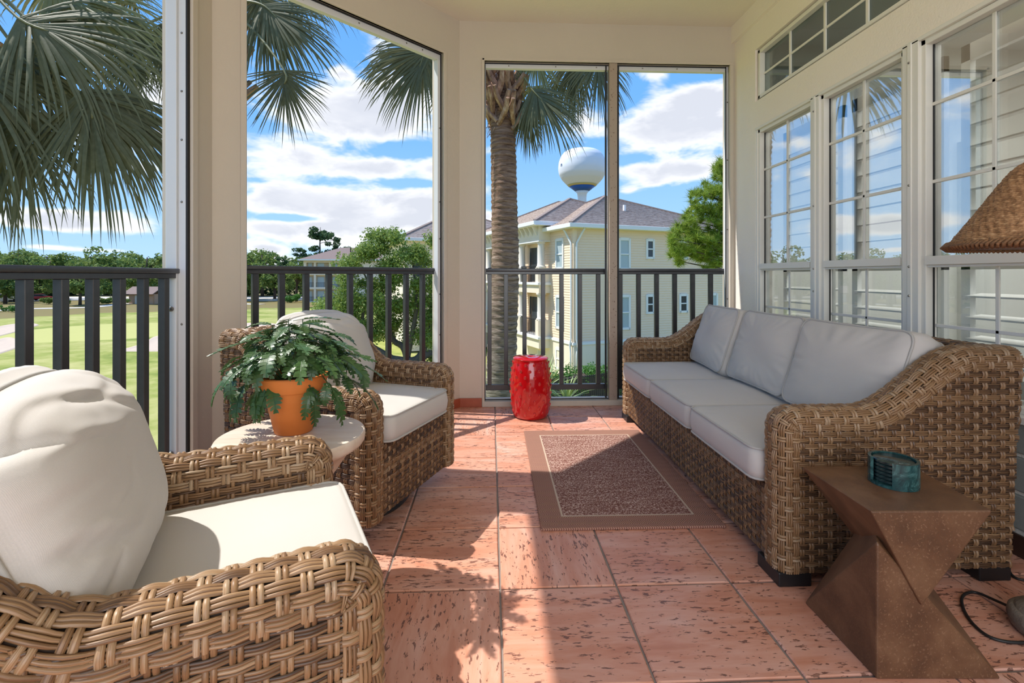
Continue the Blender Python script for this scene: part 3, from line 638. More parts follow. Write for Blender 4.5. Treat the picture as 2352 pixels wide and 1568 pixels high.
# box cushions with piping
def cushion(name, w, d, h, crown, label, group, M, seed=0, n=44, wr=.006, pinch=.0, r=.045, puff=.02, sag=0.0, cat='cushion', roundtop=0.0, creases=(), kexp=.75):
    """w along x, d along y, thickness h along z (centre at origin), M = world matrix"""
    rg = random.Random(seed); ox = rg.uniform(0, 90)
    t = np.linspace(-1, 1, n+1)
    def outline(u, v):
        # square [-1,1]^2 -> rounded rectangle
        x, y = u*w/2, v*d/2; qx, qy = w/2-r, d/2-r
        ax, ay = abs(x), abs(y)
        if ax > qx and ay > qy:
            m = max((ax-qx)/r, (ay-qy)/r); L = math.hypot(ax-qx, ay-qy)
            if L > 0: ax, ay = qx+(ax-qx)*m*r/L, qy+(ay-qy)*m*r/L
        x, y = math.copysign(ax, x), math.copysign(ay, y)
        x *= 1-pinch*(1-v*v)*abs(u); y *= 1-pinch*(1-u*u)*abs(v)
        if roundtop and y > 0: y -= roundtop*(abs(u)**2.4)*v**2
        return x, y
    V = []; F = []; ring = []
    per = [(i, 0) for i in range(n)]+[(n, j) for j in range(n)]+[(n-i, n) for i in range(n)]+[(0, n-j) for j in range(n)]
    def surf(sg):
        b = len(V)
        for j in range(n+1):
            for i in range(n+1):
                u, v = t[i], t[j]; x, y = outline(u, v)
                k = (1-abs(u)**2.6)*(1-abs(v)**2.6)
                z = h/2+crown*k**kexp
                e = 1-min(1-abs(u), 1-abs(v)); ed = max(0, min(1, (1-e)*7))
                # creases: fine pull lines that start at the seams and broad folds
                ang = math.atan2(v, u)
                pull = mnoise.noise(Vector((ang*7+ox, math.hypot(u, v)*.8, sg*3.1)))*max(0, e-.45)*wr*1.6
                fold = mnoise.noise(Vector((u*1.1+ox, v*1.3, sg*2.0)))*wr*1.6 - max(0, .10-abs(mnoise.noise(Vector((u*1.3+v*1.7+ox, v*1.5-u*.6, 5.0)))))*wr*4.5*max(0, mnoise.noise(Vector((u*1.2, v*1.2+ox, 7.0)))+.15)
                z += (pull+fold)*ed
                for (cu, cv_, du, dv_, dp_, wd_) in creases:
                    ll = math.hypot(du, dv_); tt = ((u-cu)*du+(v-cv_)*dv_)/ll; pp2 = ((v-cv_)*du-(u-cu)*dv_)/ll+.08*math.sin(tt*5)
                    if sg > 0 and abs(tt) < ll: z -= dp_*math.exp(-(pp2/wd_)**2)*(1-(tt/ll)**2)*ed - dp_*.7*math.exp(-((pp2-wd_*1.8)/(wd_*1.2))**2)*(1-(tt/ll)**2)*ed
                if sag: z += -sag*math.exp(-((v+.15)**2)*6)*k*0 + sag*.5*math.sin((v*5.0+u*1.6+ox))*max(0, k)*.35
                V.append((x, y, sg*z))
        for j in range(n):
            for i in range(n):
                a = b+j*(n+1)+i; q = (a, a+1, a+n+2, a+n+1); F.append(q if sg > 0 else q[::-1])
        return [b+j*(n+1)+i for i, j in per]
    rt_, rb_ = surf(1), surf(-1)
    m = len(per); mid = []
    for s_ in range(1, 4):
        f = s_/4; row = []
        for k in range(m):
            a, c = Vector(V[rt_[k]]), Vector(V[rb_[k]]); p = a.lerp(c, f); nr = Vector((p.x/(w*w), p.y/(d*d), 0)).normalized()
            p += nr*(puff*math.sin(math.pi*f) + mnoise.noise(Vector((k*.22+ox, f*2, 1)))*wr*.5); row.append(len(V)); V.append(tuple(p))
        mid.append(row)
    rows = [rt_]+mid+[rb_]
    for a, c in zip(rows, rows[1:]):
        for k in range(m): F.append((a[k], c[k], c[(k+1) % m], a[(k+1) % m]))
    me = bpy.data.meshes.new(name); me.from_pydata(V, [], F); me.update()
    bm = bmesh.new(); bm.from_mesh(me); bmesh.ops.recalc_face_normals(bm, faces=bm.faces); bm.to_mesh(me); bm.free()
    me.polygons.foreach_set('use_smooth', np.ones(len(me.polygons), dtype=bool)); me.materials.append(M_fab)
    o = link(name, me); o.matrix_world = M; tag(o, label, cat, group)
    for rg_ in (rt_, rb_):
        pts = [Vector(V[i]) for i in rg_][::2]; pts = [p+Vector((p.x/(w*w), p.y/(d*d), 0)).normalized()*.002 for p in pts]
        MB().tube(pts, .0048, 6, closed=True).build('piping', M_pipe, o, smooth=True)
    return o
# sofa
SX, SYc, SW, SD = 1.015, 2.700, 2.07, .86
so = empty('wicker_sofa', (SX, SYc, 0), R(-90), 'long brown woven wicker sofa under the windows on the right wall', 'sofa')
woven_seat(so, SW, SD, .045, .622, .838, .315, t=.12, lean=.05, seed=3)
for sx in (-1, 1):
    for y in (.06, SD-.06): MB().box((sx*(SW/2-.075)-.07, y-.06, 0), (sx*(SW/2-.075)+.07, y+.06, .05)).build('foot', M_black, so, bevel=.004)
def LM(root_loc, rz, loc, rx=0.0, ry=0.0, rzz=0.0):
    return Matrix.Translation(root_loc) @ Matrix.Rotation(rz, 4, 'Z') @ Matrix.Translation(loc) @ Matrix.Rotation(rzz, 4, 'Z') @ Matrix.Rotation(rx, 4, 'X') @ Matrix.Rotation(ry, 4, 'Y')
cw = (SW-.24)/3
pos = ['far', 'middle', 'near']
for k in range(3):
    x = -(SW/2-.12)+cw*(k+.5)
    cushion('seat_cushion', cw-.006, .63, .115, .022, ['grey seat cushion at the far end of the wicker sofa', 'grey seat cushion in the middle of the wicker sofa', 'grey seat cushion at the near end of the wicker sofa beside the bronze table'][k],
            'grey seat cushions on the wicker sofa', LM((SX,SYc,0), R(-90), (x, .292, .315+.0725)), seed=k+1, wr=.0035, puff=.012)
    cushion('back_cushion', cw*(1.02 if k == 2 else .98), .425, .14, .045, ['grey back cushion at the far end of the wicker sofa', 'grey back cushion in the middle of the wicker sofa', 'plump grey back cushion with visible side panel at the near end of the sofa'][k],
            'grey back cushions on the wicker sofa', LM((SX,SYc,0), R(-90), (x+(0,.0,.0)[k], .592, .660), R(72), 0, R((-5, 0, 3)[k])), seed=k+20, wr=.012, pinch=.03, puff=.02, r=.06)
# armchairs
def armchair(loc, th, label, seed, lab2, lab3, far):
    Wc, Dc = .76, .76
    a = empty('wicker_armchair', loc, th, label, 'armchair', 'swivel wicker armchairs'); z0 = .095
    woven_seat(a, Wc, Dc, z0, .628, .852, .392, t=.115, lean=.06, seed=seed, rise=(.50, .93))
    MB().lathe([(.27,0),(.28,.012),(.27,.035),(.20,.045),(.16,.05),(.16,.10),(.30,.105),(.30,.33),(0,.33)], 40, (0,Dc/2,0)).build('swivel_base', M_black, a, smooth=True, autos=40)
    cushion('seat_cushion', Wc-.235, .60, .105, .020, lab2, 'grey seat cushions of the armchairs', LM(loc, th, (0, .285, .392+.066)), seed=seed+40, wr=.003, puff=.012)
    cushion('back_cushion', Wc-.17, .425, .05, .115, lab3, 'grey back cushions of the armchairs', LM(loc, th, (-.02, .525, .705), R(68), 0, 0), seed=seed+51, wr=.006, pinch=.02, puff=.03, r=.13, sag=.012, roundtop=.05, n=72, kexp=.55, creases=((-.25,.72,.75,-.06,.006,.055),(.1,.52,.6,-.16,.004,.05),(-.35,.34,.5,-.02,.004,.05),(-.75,-.30,.45,-.12,.010,.06),(.35,.80,.35,-.25,.004,.045)))
    return a
NC = W(-.388, 1.157); FC = W(-.431, 2.27)
armchair(NC, R(115.3), 'brown wicker swivel armchair nearest the viewer, beside the left railing', 5, 'sunlit grey seat cushion of the near armchair', 'large creased grey back cushion of the near armchair', False)
armchair(FC, R(67.7), 'brown wicker swivel armchair behind the potted fern, in front of the angled opening', 6, 'grey seat cushion of the far armchair behind the fern', 'grey back cushion of the far armchair, partly hidden by the fern', True)

# ------------------------------------------------------------------ small furniture and objects
TC = W(-.742, 1.640)
tb = empty('side_table', TC, 0, 'round pale stone side table between the two armchairs', 'table')
MB().lathe([(0,.512),(.205,.512),(.228,.525),(.234,.535),(.236,.558),(.232,.565),(0,.565)], 64).build('table_top', M_trav, tb, smooth=True, autos=35)
MB().lathe([(.15,0),(.155,.01),(.14,.03),(.115,.25),(.13,.42),(.19,.505),(.205,.512)], 48).build('pedestal', M_trav, tb, smooth=True, autos=35)
# potted fern
PC = W(-.752, 1.672, .566)
pf_ = empty('potted_fern', PC, 0, 'leafy green fern in an orange terracotta pot on the round stone table', 'plant')
MB().lathe([(0,.002),(.058,0),(.062,.004),(.094,.142),(.096,.146),(.104,.147),(.1075,.152),(.1125,.192),(.110,.196),(.100,.196),(.098,.165),(0,.16)], 48).build('pot', M_pot, pf_, smooth=True, autos=35)
MB().lathe([(0,.168),(.097,.166)], 32).build('soil', M_soil, pf_)
def fern_leaf(seed, L=.12, wmax=.024, pairs=8, curl=.5):
    """a deeply lobed leaf along +x, drooping towards -z"""
    rg = random.Random(seed); mb = MB()
    def P(s, y, up):
        a = curl*s; return (math.sin(a)/curl*L, y, -(1-math.cos(a))/curl*L+up)
    st = .95/pairs
    for k in range(pairs):
        s0 = .03+st*k; f = (k+.5)/pairs; env = min(1, .45+f*2.2)*min(1, (1.08-f)*2.3)
        wd = wmax*env*rg.uniform(.85, 1.12)
        for sg in (-1, 1):
            u = wmax*rg.uniform(.05, .32); q = [P(s0,0,0), P(s0+st,0,0), P(s0+st*.98,sg*wd*.30,u*.3), P(s0+st*.02,sg*wd*.32,u*.3), P(s0+st*1.22,sg*wd*.74,u*.7), P(s0+st*.42,sg*wd*.80,u*.75), P(s0+st*1.12,sg*wd,u*.6)]
            fs = [(0,1,2,3),(3,2,4,5),(5,4,6)]
            mb.add(q, fs if sg > 0 else [f_[::-1] for f_ in fs])
    mb.tube([P(s_, 0, .0006) for s_ in np.linspace(-.25, .95, 7)], .0011, 3)
    return mb
lm = []
for i in range(9):
    lm.append(fern_leaf(i, L=.105+.014*(i % 3), wmax=.024+.0025*(i % 2), curl=(.35, .8, 1.25)[i // 3]).mesh('frond', M_fern, smooth=False))
rgp = random.Random(11); stems = MB()
def put_leaf(base, az, pitch, roll, s, k):
    o = link('frond', lm[k], pf_); o.matrix_local = Matrix.Translation(base) @ Matrix.Rotation(az, 4, 'Z') @ Matrix.Rotation(pitch, 4, 'Y') @ Matrix.Rotation(roll, 4, 'X') @ Matrix.Scale(s, 4)
def spray(az, rad, hz, pt, s=1.0, sides=2, arch=.05):
    tip = Vector((rad*math.cos(az), rad*math.sin(az), hz)); root = Vector((.03*math.cos(az), .03*math.sin(az), .165)); midp = root.lerp(tip, .55)+Vector((0, 0, arch))
    stems.tube([root, midp, tip], .0018, 4); j = lambda a: rgp.uniform(-a, a)
    put_leaf(tip, az+j(.25), pt+j(.15), j(.3), s*rgp.uniform(.85, 1.1), rgp.randrange(9))
    for q in range(sides):
        b = midp.lerp(tip, (.75, .35)[q % 2]); 
        for sg in (-1, 1): put_leaf(b, az+sg*(.85+j(.25)), pt*.75+.1+j(.2), sg*.25+j(.25), s*rgp.uniform(.7, .95), rgp.randrange(9))
PHI = 2.39996
for i in range(11): spray(i*PHI, .03+.010*i, .385-.007*i+rgp.uniform(-.012,.012), -.12+rgp.uniform(-.25,.2), .95, 2, .03)
for i in range(15): spray(i*PHI+.4, .10+.006*i, .335-.006*i+rgp.uniform(-.02,.02), .15+rgp.uniform(-.15,.2), 1.0, 2, .04)
for i in range(12): spray(i*PHI+1.0, .135+rgp.uniform(-.02,.03), .255+rgp.uniform(-.03,.03), .40+rgp.uniform(-.15,.2), 1.0, 2, .05)
# long sprays over the rim: direction, reach, height, pitch (none straight in front of the pot)
for az, rad, hz, pt in ((-.05,.19,.175,.55), (.25,.23,.21,.55), (-.35,.15,.16,.85), (-.75,.125,.15,1.05), (-2.35,.12,.15,1.1), (-2.75,.165,.155,.9), (3.0,.20,.19,.5), (2.6,.17,.19,.6), (-2.55,.20,.205,.75), (-2.0,.10,.17,.85), (1.2,.16,.19,.6), (1.9,.16,.19,.6)):
    spray(az, rad, hz, pt, 1.05, 1, .06)
stems.build('stems', M_stem, pf_)
# red garden stool
ST = W(.146, 3.80)
gs = empty('garden_stool', ST, 0, 'glossy red ceramic drum stool with raised bumps beside the far railing', 'stool')
def rad_s(z): return .131+.029*math.sin(math.pi*min(1, max(0, z/.455)))**.75
prof = [(0,.004),(.118,.0),(.126,.006)]+[(rad_s(z), z) for z in np.linspace(.015, .445, 22)]+[(.138,.458),(.130,.466),(.05,.470),(.026,.470),(.020,.464),(.018,.44),(0,.44)]
MB().lathe(prof, 56).build('body', M_red, gs, smooth=True, autos=50)
sm = MB(); b0 = bmesh.new(); bmesh.ops.create_uvsphere(b0, u_segments=10, v_segments=6, radius=1.0); stm = bpy.data.meshes.new('bump'); b0.to_mesh(stm); b0.free(); stm.materials.append(M_red); stm.polygons.foreach_set('use_smooth', np.ones(len(stm.polygons), dtype=bool))
for j in range(9):
    for i in range(13):
        z = .05+.046*j; a = 2*math.pi*(i+.5*(j % 2))/13; r_ = rad_s(z)
        o = link('bump', stm, gs); o.location = (r_*math.cos(a)*.992, r_*math.sin(a)*.992, z); o.rotation_euler = (0, R(18), a); o.scale = (.006, .012, .019)
# rug
RG = Vector(((.218+1.045+.244+1.05)/4, (2.073+2.081+3.397+3.39)/4, 0))
rgd = MB().box((-.405,-.660,0),(.405,.660,.012)).build('rug', M_rug, None, (RG.x-.012, RG.y, .0005), (0,0,R(-.6)), bevel=.004); tag(rgd, 'brown speckled woven rug with a pale border line on the tiles', 'rug')
# bronze faceted side table
gt = empty('faceted_table', W(1.155, 1.475), -YAW, 'faceted bronze-brown side table of two interlocking pyramids beside the sofa arm', 'table')
def hull(nm, pts):
    bm = bmesh.new()
    for x, d, z in pts: bm.verts.new((x-1.155, d-1.475, z))
    bmesh.ops.convex_hull(bm, input=bm.verts); bmesh.ops.dissolve_limit(bm, angle_limit=R(2), verts=bm.verts, edges=bm.edges); bmesh.ops.recalc_face_normals(bm, faces=bm.faces)
    bmesh.ops.bevel(bm, geom=list(bm.edges), offset=.004, segments=2, affect='EDGES', profile=.5, clamp_overlap=True)
    me = bpy.data.meshes.new(nm); bm.to_mesh(me); bm.free(); me.materials.append(M_bronze); return link(nm, me, gt)
hull('top_wedge', [(.970,1.626,.462),(.972,1.314,.462),(1.307,1.318,.462),(1.345,1.632,.462),(1.112,1.316,.205),(1.21,1.52,.10)])
hull('base_wedge', [(.985,1.632,0),(.994,1.322,0),(1.335,1.322,0),(1.335,1.632,0),(.998,1.326,.372),(1.115,1.50,.385)])
# coaster holder and coasters
CH = W(1.173, 1.492, .4625)
ch = empty('coaster_holder', CH, R(0), 'round green marble holder with an open slot on the bronze side table', 'holder')
mb = MB(); n = 44; a0 = R(198); span = R(302)
ri, rx_ = .0555, .0640; zt = .078
ring = []
for k in range(n+1):
    a = a0+R(29)+span*k/n; c, s_ = math.cos(a), math.sin(a); z_t = zt
    ring.append([(ri*c, ri*s_, .008), (rx_*c, rx_*s_, 0), (rx_*c, rx_*s_, z_t), (ri*c, ri*s_, z_t)])
mb.add([p for r4 in ring for p in r4], [(4*k+i, 4*(k+1)+i, 4*(k+1)+(i+1) % 4, 4*k+(i+1) % 4) for k in range(n) for i in range(4)]+[(0,1,2,3),(4*n+3,4*n+2,4*n+1,4*n)])
mb.build('holder_wall', M_marble, ch, smooth=True, autos=35)
MB().lathe([(0,0),(.0635,0),(.0635,.009),(0,.009)], 44).build('holder_base', M_marble, ch, smooth=True, autos=35)
cm = MB().lathe([(0,0),(.050,0),(.0525,.002),(.0525,.0075),(.050,.0095),(0,.0095)], 36).mesh('coaster', M_marble2, smooth=True, autos=40)
ordn = ['lowest', 'second lowest', 'third from the bottom', 'third from the top', 'second from the top', 'topmost']
for k in range(6):
    o = link('coaster', cm, None, CH+Vector((0, 0, .0095+.0112*k))); tag(o, 'dark green marble coaster, %s in the round holder' % ordn[k], 'coaster', 'marble coasters in the holder')
# floor lamp
LP = W(1.655, 1.475)
la = empty('floor_lamp', LP, 0, 'floor lamp with a wide woven seagrass shade and carved round foot', 'lamp')
mb = MB().lathe([(r_*.77, z_) for r_, z_ in [(.118,0),(.132,.012),(.140,.035),(.136,.055),(.126,.063),(.118,.064),(.112,.072),(.085,.082),(.080,.080),(.074,.086),(.05,.098),(.03,.105),(0,.106)]], 48)
mb.build('lamp_foot', M_stone, la, smooth=True, autos=50)
MB().lathe([(.016,.10),(.018,.3),(.02,.32),(.02,.34),(.016,.36),(.014,1.25),(.02,1.27),(.02,1.33),(0,1.34)], 20).build('pole', M_stone, la, smooth=True, autos=50)
def shade():
    pts = [(.253,1.190),(.243,1.206),(.202,1.268),(.162,1.330),(.128,1.385),(.10,1.425),(.083,1.443),(.066,1.452),(.05,1.456)]
    f, L = polyline_fn(pts); wv = Weave(77); rg = np.random.default_rng(5); nr = 46; V = wv
    for j in range(nr):
        v = L*(j+.5)/nr; p, t_ = f(np.array([v])); r_ = p[0, 0]; z = p[0, 1]; T = t_[0]; N2 = np.array([-T[1]*-1, -T[0]*1.0]); N2 = np.array([T[1], -T[0]])
        ns = max(40, int(r_*2*math.pi/.0085)); a = np.linspace(0, 2*math.pi, ns+1)
        hw = L/nr*.60; pr = np.array([-1,-.5,.5,1.0])*hw; lf = np.array([-.4,.6,.6,-.4])*.004
        ph = (np.arange(ns+1) % 3 == (j % 3))*-.003 + rg.normal(0,.0007,ns+1); ph[-1] = ph[0]
        rr = r_+T[0]*pr[None, :]+N2[0]*(lf[None, :]+ph[:, None]); zz = z+T[1]*pr[None, :]+N2[1]*(lf[None, :]+ph[:, None])+np.sin(a*7)[:, None]*.0012
        P = np.stack([rr*np.cos(a)[:, None], rr*np.sin(a)[:, None], zz], -1); k = ns+1
        base = wv.n+np.arange(k)[:, None]*4+np.arange(4)[None, :]; q = np.stack([base[:-1,:-1],base[1:,:-1],base[1:,1:],base[:-1,1:]], -1).reshape(-1, 4)
        wv.V.append(P.reshape(-1,3)); wv.F.append(q); at = np.zeros((k*4,3)); at[:,0] = np.repeat(np.clip(.5+rg.normal(0,.22,k),0,1),4); wv.A.append(at); wv.n += k*4
    me = raw('lamp_shade', np.concatenate(wv.V), np.concatenate(wv.F), M_rope, True, np.concatenate(wv.A)); sh = link('lamp_shade', me, la)
    ins_ = [(r_-.006, z) for r_, z in pts]; MB().lathe(ins_, 64).build('shade_lining', M_shadein, sh, smooth=True)
    mbt = MB(); 
    for k in range(120):
        a = 2*math.pi*k/120; a2 = a+.07; mbt.tube([(.248*math.cos(a),.248*math.sin(a),1.183),(.261*math.cos(a+.03),.261*math.sin(a+.03),1.193),(.249*math.cos(a2),.249*math.sin(a2),1.206)], .0055, 5)
    mbt.build('shade_rim', M_rope, sh, smooth=True)
shade()
def gp(px, py, z=.006):
    d = (EYE-z)*FPX/(py-633); return W((px-1176)/FPX*d, d, z)
def spline(pts, n=8):
    out = []; P = [Vector(p) for p in pts]
    for i in range(len(P)-1):
        p0, p1, p2, p3 = P[max(i-1,0)], P[i], P[i+1], P[min(i+2,len(P)-1)]
        for k in range(n):
            t = k/n; out.append(.5*((2*p1)+(-p0+p2)*t+(2*p0-5*p1+4*p2-p3)*t*t+(-p0+3*p1-3*p2+p3)*t**3))
    return out+[P[-1]]
cpts = [gp(2330,1398,.05), gp(2290,1380,.02), gp(2240,1360), gp(2212,1368), gp(2212,1395), gp(2235,1432), gp(2275,1463), gp(2330,1475), gp(2390,1470), gp(2440,1440)]
cd = MB().tube([p-LP for p in spline(cpts)], .0045, 8).build('cord', M_cord, la, smooth=True)
MB().tube([p-LP for p in spline([gp(2440,1440), gp(2500,1380), gp(2420,1335), gp(2330,1325), (2.02,1.85,.02), (2.05,2.1,.10)])], .0045, 8).build('cord', M_cord, la, smooth=True)

# ================================================================== OUTSIDE
GZ = -4.6
def ground_z(x, y):
    d = math.hypot(x, y); z = GZ
    z += .55*smooth01((26-d)/12) if x > 1.0 else 0
    z += .22*math.sin(x*.11+1.0)*math.cos(y*.09)*min(1, max(0, (d-25)/20))
    return float(z)
def f_grass(t, b):
    p = t.n('ShaderNodeNewGeometry').outputs['Position']; sp = t.n('ShaderNodeSeparateXYZ', i_0=p); x, y, z = sp.outputs
    n1 = t.noise(t.mapping(p, scale=(.10,.16,1), rot=(0,0,.5)), 1.0, 5, .6, .8); n2 = t.noise(p, .9, 4, .65)
    c = t.ramp(t.m('ADD', t.m('MULTIPLY', n1, .7), t.m('MULTIPLY', n2, .3)), [(.36, (.17,.22,.04)), (.46, (.28,.31,.07)), (.54, (.38,.375,.12)), (.66, (.50,.46,.19))])
    # the mown putting green: a lighter oval
    def oval(cx, cy, rx, ry):
        q = t.m('ADD', t.m('POWER', t.m('DIVIDE', t.m('SUBTRACT', x, cx), rx), 2.0), t.m('POWER', t.m('DIVIDE', t.m('SUBTRACT', y, cy), ry), 2.0))
        q = t.m('ADD', q, t.m('MULTIPLY', t.m('SUBTRACT', n1, .5), .6)); m = t.n('ShaderNodeMapRange'); t.put(m.inputs[0], q); m.inputs[1].default_value = 1.1; m.inputs[2].default_value = .9; return m.outputs[0]
    g = W((270-1176)/FPX*50, 50); c = t.mix(oval(g.x, g.y, 9.5, 8.5), c, t.mix(n2, (.44,.44,.14), (.49,.47,.17)))
    # pine straw and bare soil under the far trees
    d = t.m('SQRT', t.m('ADD', t.m('MULTIPLY', x, x), t.m('MULTIPLY', y, y)))
    far = t.n('ShaderNodeMapRange'); t.put(far.inputs[0], t.m('ADD', d, t.m('MULTIPLY', t.m('SUBTRACT', n1, .5), 26))); far.inputs[1].default_value = 92; far.inputs[2].default_value = 94
    c = t.mix(far.outputs[0], c, t.mix(n2, (.27,.15,.085), (.16,.20,.05)))
    # mulch bed by the oak and along the pale building
    g2 = W((930-1176)/FPX*29, 29); c = t.mix(oval(g2.x, g2.y, 4.5, 2.6), c, t.mix(n2, (.30,.15,.08), (.42,.24,.14)))
    t.put(b.inputs['Base Color'], c); bump(t, b, t.noise(p, 6, 4, .7), .5, .05)
M_grass = mat('golf_grass', rough=.9, spec=.15, fn=f_grass)
M_sand = mat('bunker_sand', rough=.95, fn=lambda t, b: t.put(b.inputs['Base Color'], t.mix(t.noise(OBJ(t), 3, 4), (.52,.40,.29), (.60,.49,.38))))
def terrain():
    V = []; F = []; na, nr = 90, 60
    rs = [4+ (420-4)*(k/nr)**2.2 for k in range(nr+1)]
    for r_ in rs:
        for k in range(na+1):
            a = -2.2+3.4*k/na; x, y = r_*math.sin(a), r_*math.cos(a); V.append((x, y, ground_z(x, y)))
    for i in range(nr):
        for k in range(na): 
            a = i*(na+1)+k; F.append((a, a+na+1, a+na+2, a+1))
    me = raw('terrain', V, F, M_grass, True)
    bm = bmesh.new(); bm.from_mesh(me); bmesh.ops.recalc_face_normals(bm, faces=bm.faces)
    if sum(f.normal.z for f in bm.faces) < 0: bmesh.ops.reverse_faces(bm, faces=bm.faces)
    bm.to_mesh(me); bm.free()
    o = link('ground', me); struct(o)
terrain()
def gpix(px, py, up=0.0):
    d = (EYE-GZ)*FPX/(py-633); p = W((px-1176)/FPX*d, d); p.z = ground_z(p.x, p.y)+up; return p
def bunker(poly, label):
    c = Vector((0,0,0)); P = []
    ws = [gpix(*q) for q in poly]; c = sum(ws, Vector())/len(ws)
    loop = spline(ws+[ws[0]], 6)[:-1]; n = len(loop); V = []; 
    for f, dz in ((1.06,-.02),(1.0,.10),(.93,.04),(.55,.03)):
        for p in loop: q = c+(p-c)*f; V.append((q.x-c.x, q.y-c.y, ground_z(q.x, q.y)+dz-c.z))
    V.append((0,0,ground_z(c.x,c.y)+.03-c.z)); F = []
    for r_ in range(3):
        for k in range(n): F.append((r_*n+k, r_*n+(k+1) % n, (r_+1)*n+(k+1) % n, (r_+1)*n+k))
    for k in range(n): F.append((3*n+k, 3*n+(k+1) % n, 4*n))
    o = link('sand_bunker', raw('sand_bunker', V, F, M_sand, True), None, c); tag(o, label, 'bunker', 'sand bunkers on the golf course')
bunker([(278,812),(330,795),(360,776),(430,770),(470,790),(450,808),(360,812)], 'pale sand bunker right of centre on the fairway, seen through the left railing')
bunker([(-60,800),(0,778),(30,776),(46,792),(20,806),(-40,822)], 'pale sand bunker nearest on the left, cut by the picture edge')
bunker([(-60,768),(0,752),(50,746),(86,748),(60,756),(0,770),(-40,778)], 'narrow pale sand bunker farther off behind the left-hand one')
bunker([(520,752),(570,741),(620,741),(645,748),(610,762),(560,768)], 'sand bunker seen through the angled railing above the fern')

# ---- foliage
def foliage_mesh(name, centres, radii, per, size, m, seed, flat=.75, shell=.55):
    rg = np.random.default_rng(seed); C_ = np.repeat(np.array(centres, float), per, axis=0); Rr = np.repeat(np.array(radii, float), per)
    n = len(C_); v = rg.normal(size=(n,3)); v /= np.linalg.norm(v, axis=1)[:, None]
    rad = Rr*(shell+(1-shell)*rg.random(n))*(.9+.2*rg.random(n)); off_ = v*rad[:, None]; off_[:, 2] *= flat
    P = C_+off_; nr = v*.6+rg.normal(size=(n,3))*.7; nr[:, 2] += .3; nr /= np.linalg.norm(nr, axis=1)[:, None]
    a = np.cross(nr, rg.normal(size=(n,3))); a /= np.linalg.norm(a, axis=1)[:, None]; b = np.cross(nr, a); s = size*(.6+.8*rg.random(n))[:, None]
    V = np.stack([P-a*s*.5, P+b*s*.28, P+a*s*.5, P-b*s*.28], 1).reshape(-1, 3); F = np.arange(n*4).reshape(-1, 4)
    return raw(name, V, F, m)
def f_fol(c1, c2, c3, sc_=.8):
    def f(t, b):
        p = OBJ(t); g = t.n('ShaderNodeNewGeometry'); r = g.outputs['Random Per Island']
        c = t.mix(t.noise(p, sc_, 3), c1, c2); c = t.mix(t.m('MULTIPLY', r, .8), c, c3)
        c = t.mix(t.m('MULTIPLY', RND(t), .35), c, c1); t.put(b.inputs['Base Color'], c)
        translucent(t, b, t.mix(.5, c, c3), .35)
    return f
M_ltree = mat('tree_leaves', rough=.7, spec=.2, fn=f_fol((.075,.135,.035), (.15,.24,.055), (.27,.35,.09)))
M_dtree = mat('pine_leaves_dark', rough=.75, spec=.2, fn=f_fol((.035,.08,.035), (.07,.13,.05), (.12,.20,.075)))
M_oak = mat('live_oak_leaves', rough=.6, spec=.3, fn=f_fol((.085,.16,.03), (.18,.29,.05), (.36,.45,.11), 1.2))
M_hedge = mat('hedge_leaves', rough=.5, spec=.35, fn=f_fol((.03,.11,.015), (.06,.20,.03), (.15,.33,.06), 2.0))
M_pinen = mat('pine_needles', rough=.6, spec=.25, fn=f_fol((.11,.22,.015), (.22,.36,.03), (.40,.46,.08), 1.2))
M_bark = mat('grey_bark', rough=.9, fn=lambda t, b: (t.put(b.inputs['Base Color'], t.mix(t.noise(OBJ(t), 7, 5, .7), (.055,.045,.038), (.17,.15,.135))), bump(t, b, t.noise(OBJ(t), 12, 4), .6, .03)))
M_barkd = mat('dark_bark', rough=.9, fn=lambda t, b: t.put(b.inputs['Base Color'], t.mix(t.noise(OBJ(t), 6, 4), (.05,.035,.027), (.12,.09,.07))))
def tree_variant(kind, seed):
    rg = random.Random(seed); cs_, rs = [], []
    if kind == 'round':
        for k in range(15):
            a = rg.uniform(0, 6.28); f = rg.random(); r_ = 3.4*f**.6; cs_.append((r_*math.cos(a), r_*math.sin(a), 5.9+rg.uniform(-3.4, 2.6)-.06*r_*r_)); rs.append(rg.uniform(1.2, 2.1))
        fm = foliage_mesh('foliage', cs_, rs, 150, .62, M_ltree, seed); tr = MB().tube([(0,0,-.2),(.1,0,2.5),(.0,.2,5),(.2,0,7.5)], [.32,.26,.2,.1], 7)
        for k in range(5): a = k*1.3; tr.tube([(.05,.1,3.4+.3*k),(1.1*math.cos(a),1.1*math.sin(a),5+.3*k),(2.1*math.cos(a),2.1*math.sin(a),6.4+.2*k)], [.14,.1,.05], 5)
        tm = tr.mesh('trunk', M_barkd, smooth=True)
    else:
        for k in range(30):
            z = rg.uniform(6.0, 13.2); a = rg.uniform(0, 6.28); r_ = rg.uniform(.3, 3.6)*(1.2-abs(z-10.0)/5); cs_.append((r_*math.cos(a), r_*math.sin(a), z)); rs.append(rg.uniform(.7, 1.35))
        fm = foliage_mesh('foliage', cs_, rs, 120, .5, M_dtree, seed, .6); tr = MB().tube([(0,0,-.2),(.1,.05,5),(-.05,0,10),(0,.1,13.6)], [.24,.2,.13,.04], 7)
        for (x, y, z) in cs_: tr.tube([(0,0,z-.9),(x*.5,y*.5,z-.4),(x,y,z)], [.07,.05,.03], 4)
        tm = tr.mesh('trunk', M_barkd, smooth=True)
    return fm, tm
TV = {'round': [tree_variant('round', 100+k) for k in range(5)], 'pine': [tree_variant('pine', 200+k) for k in range(3)]}
rt = random.Random(3); tcount = 0
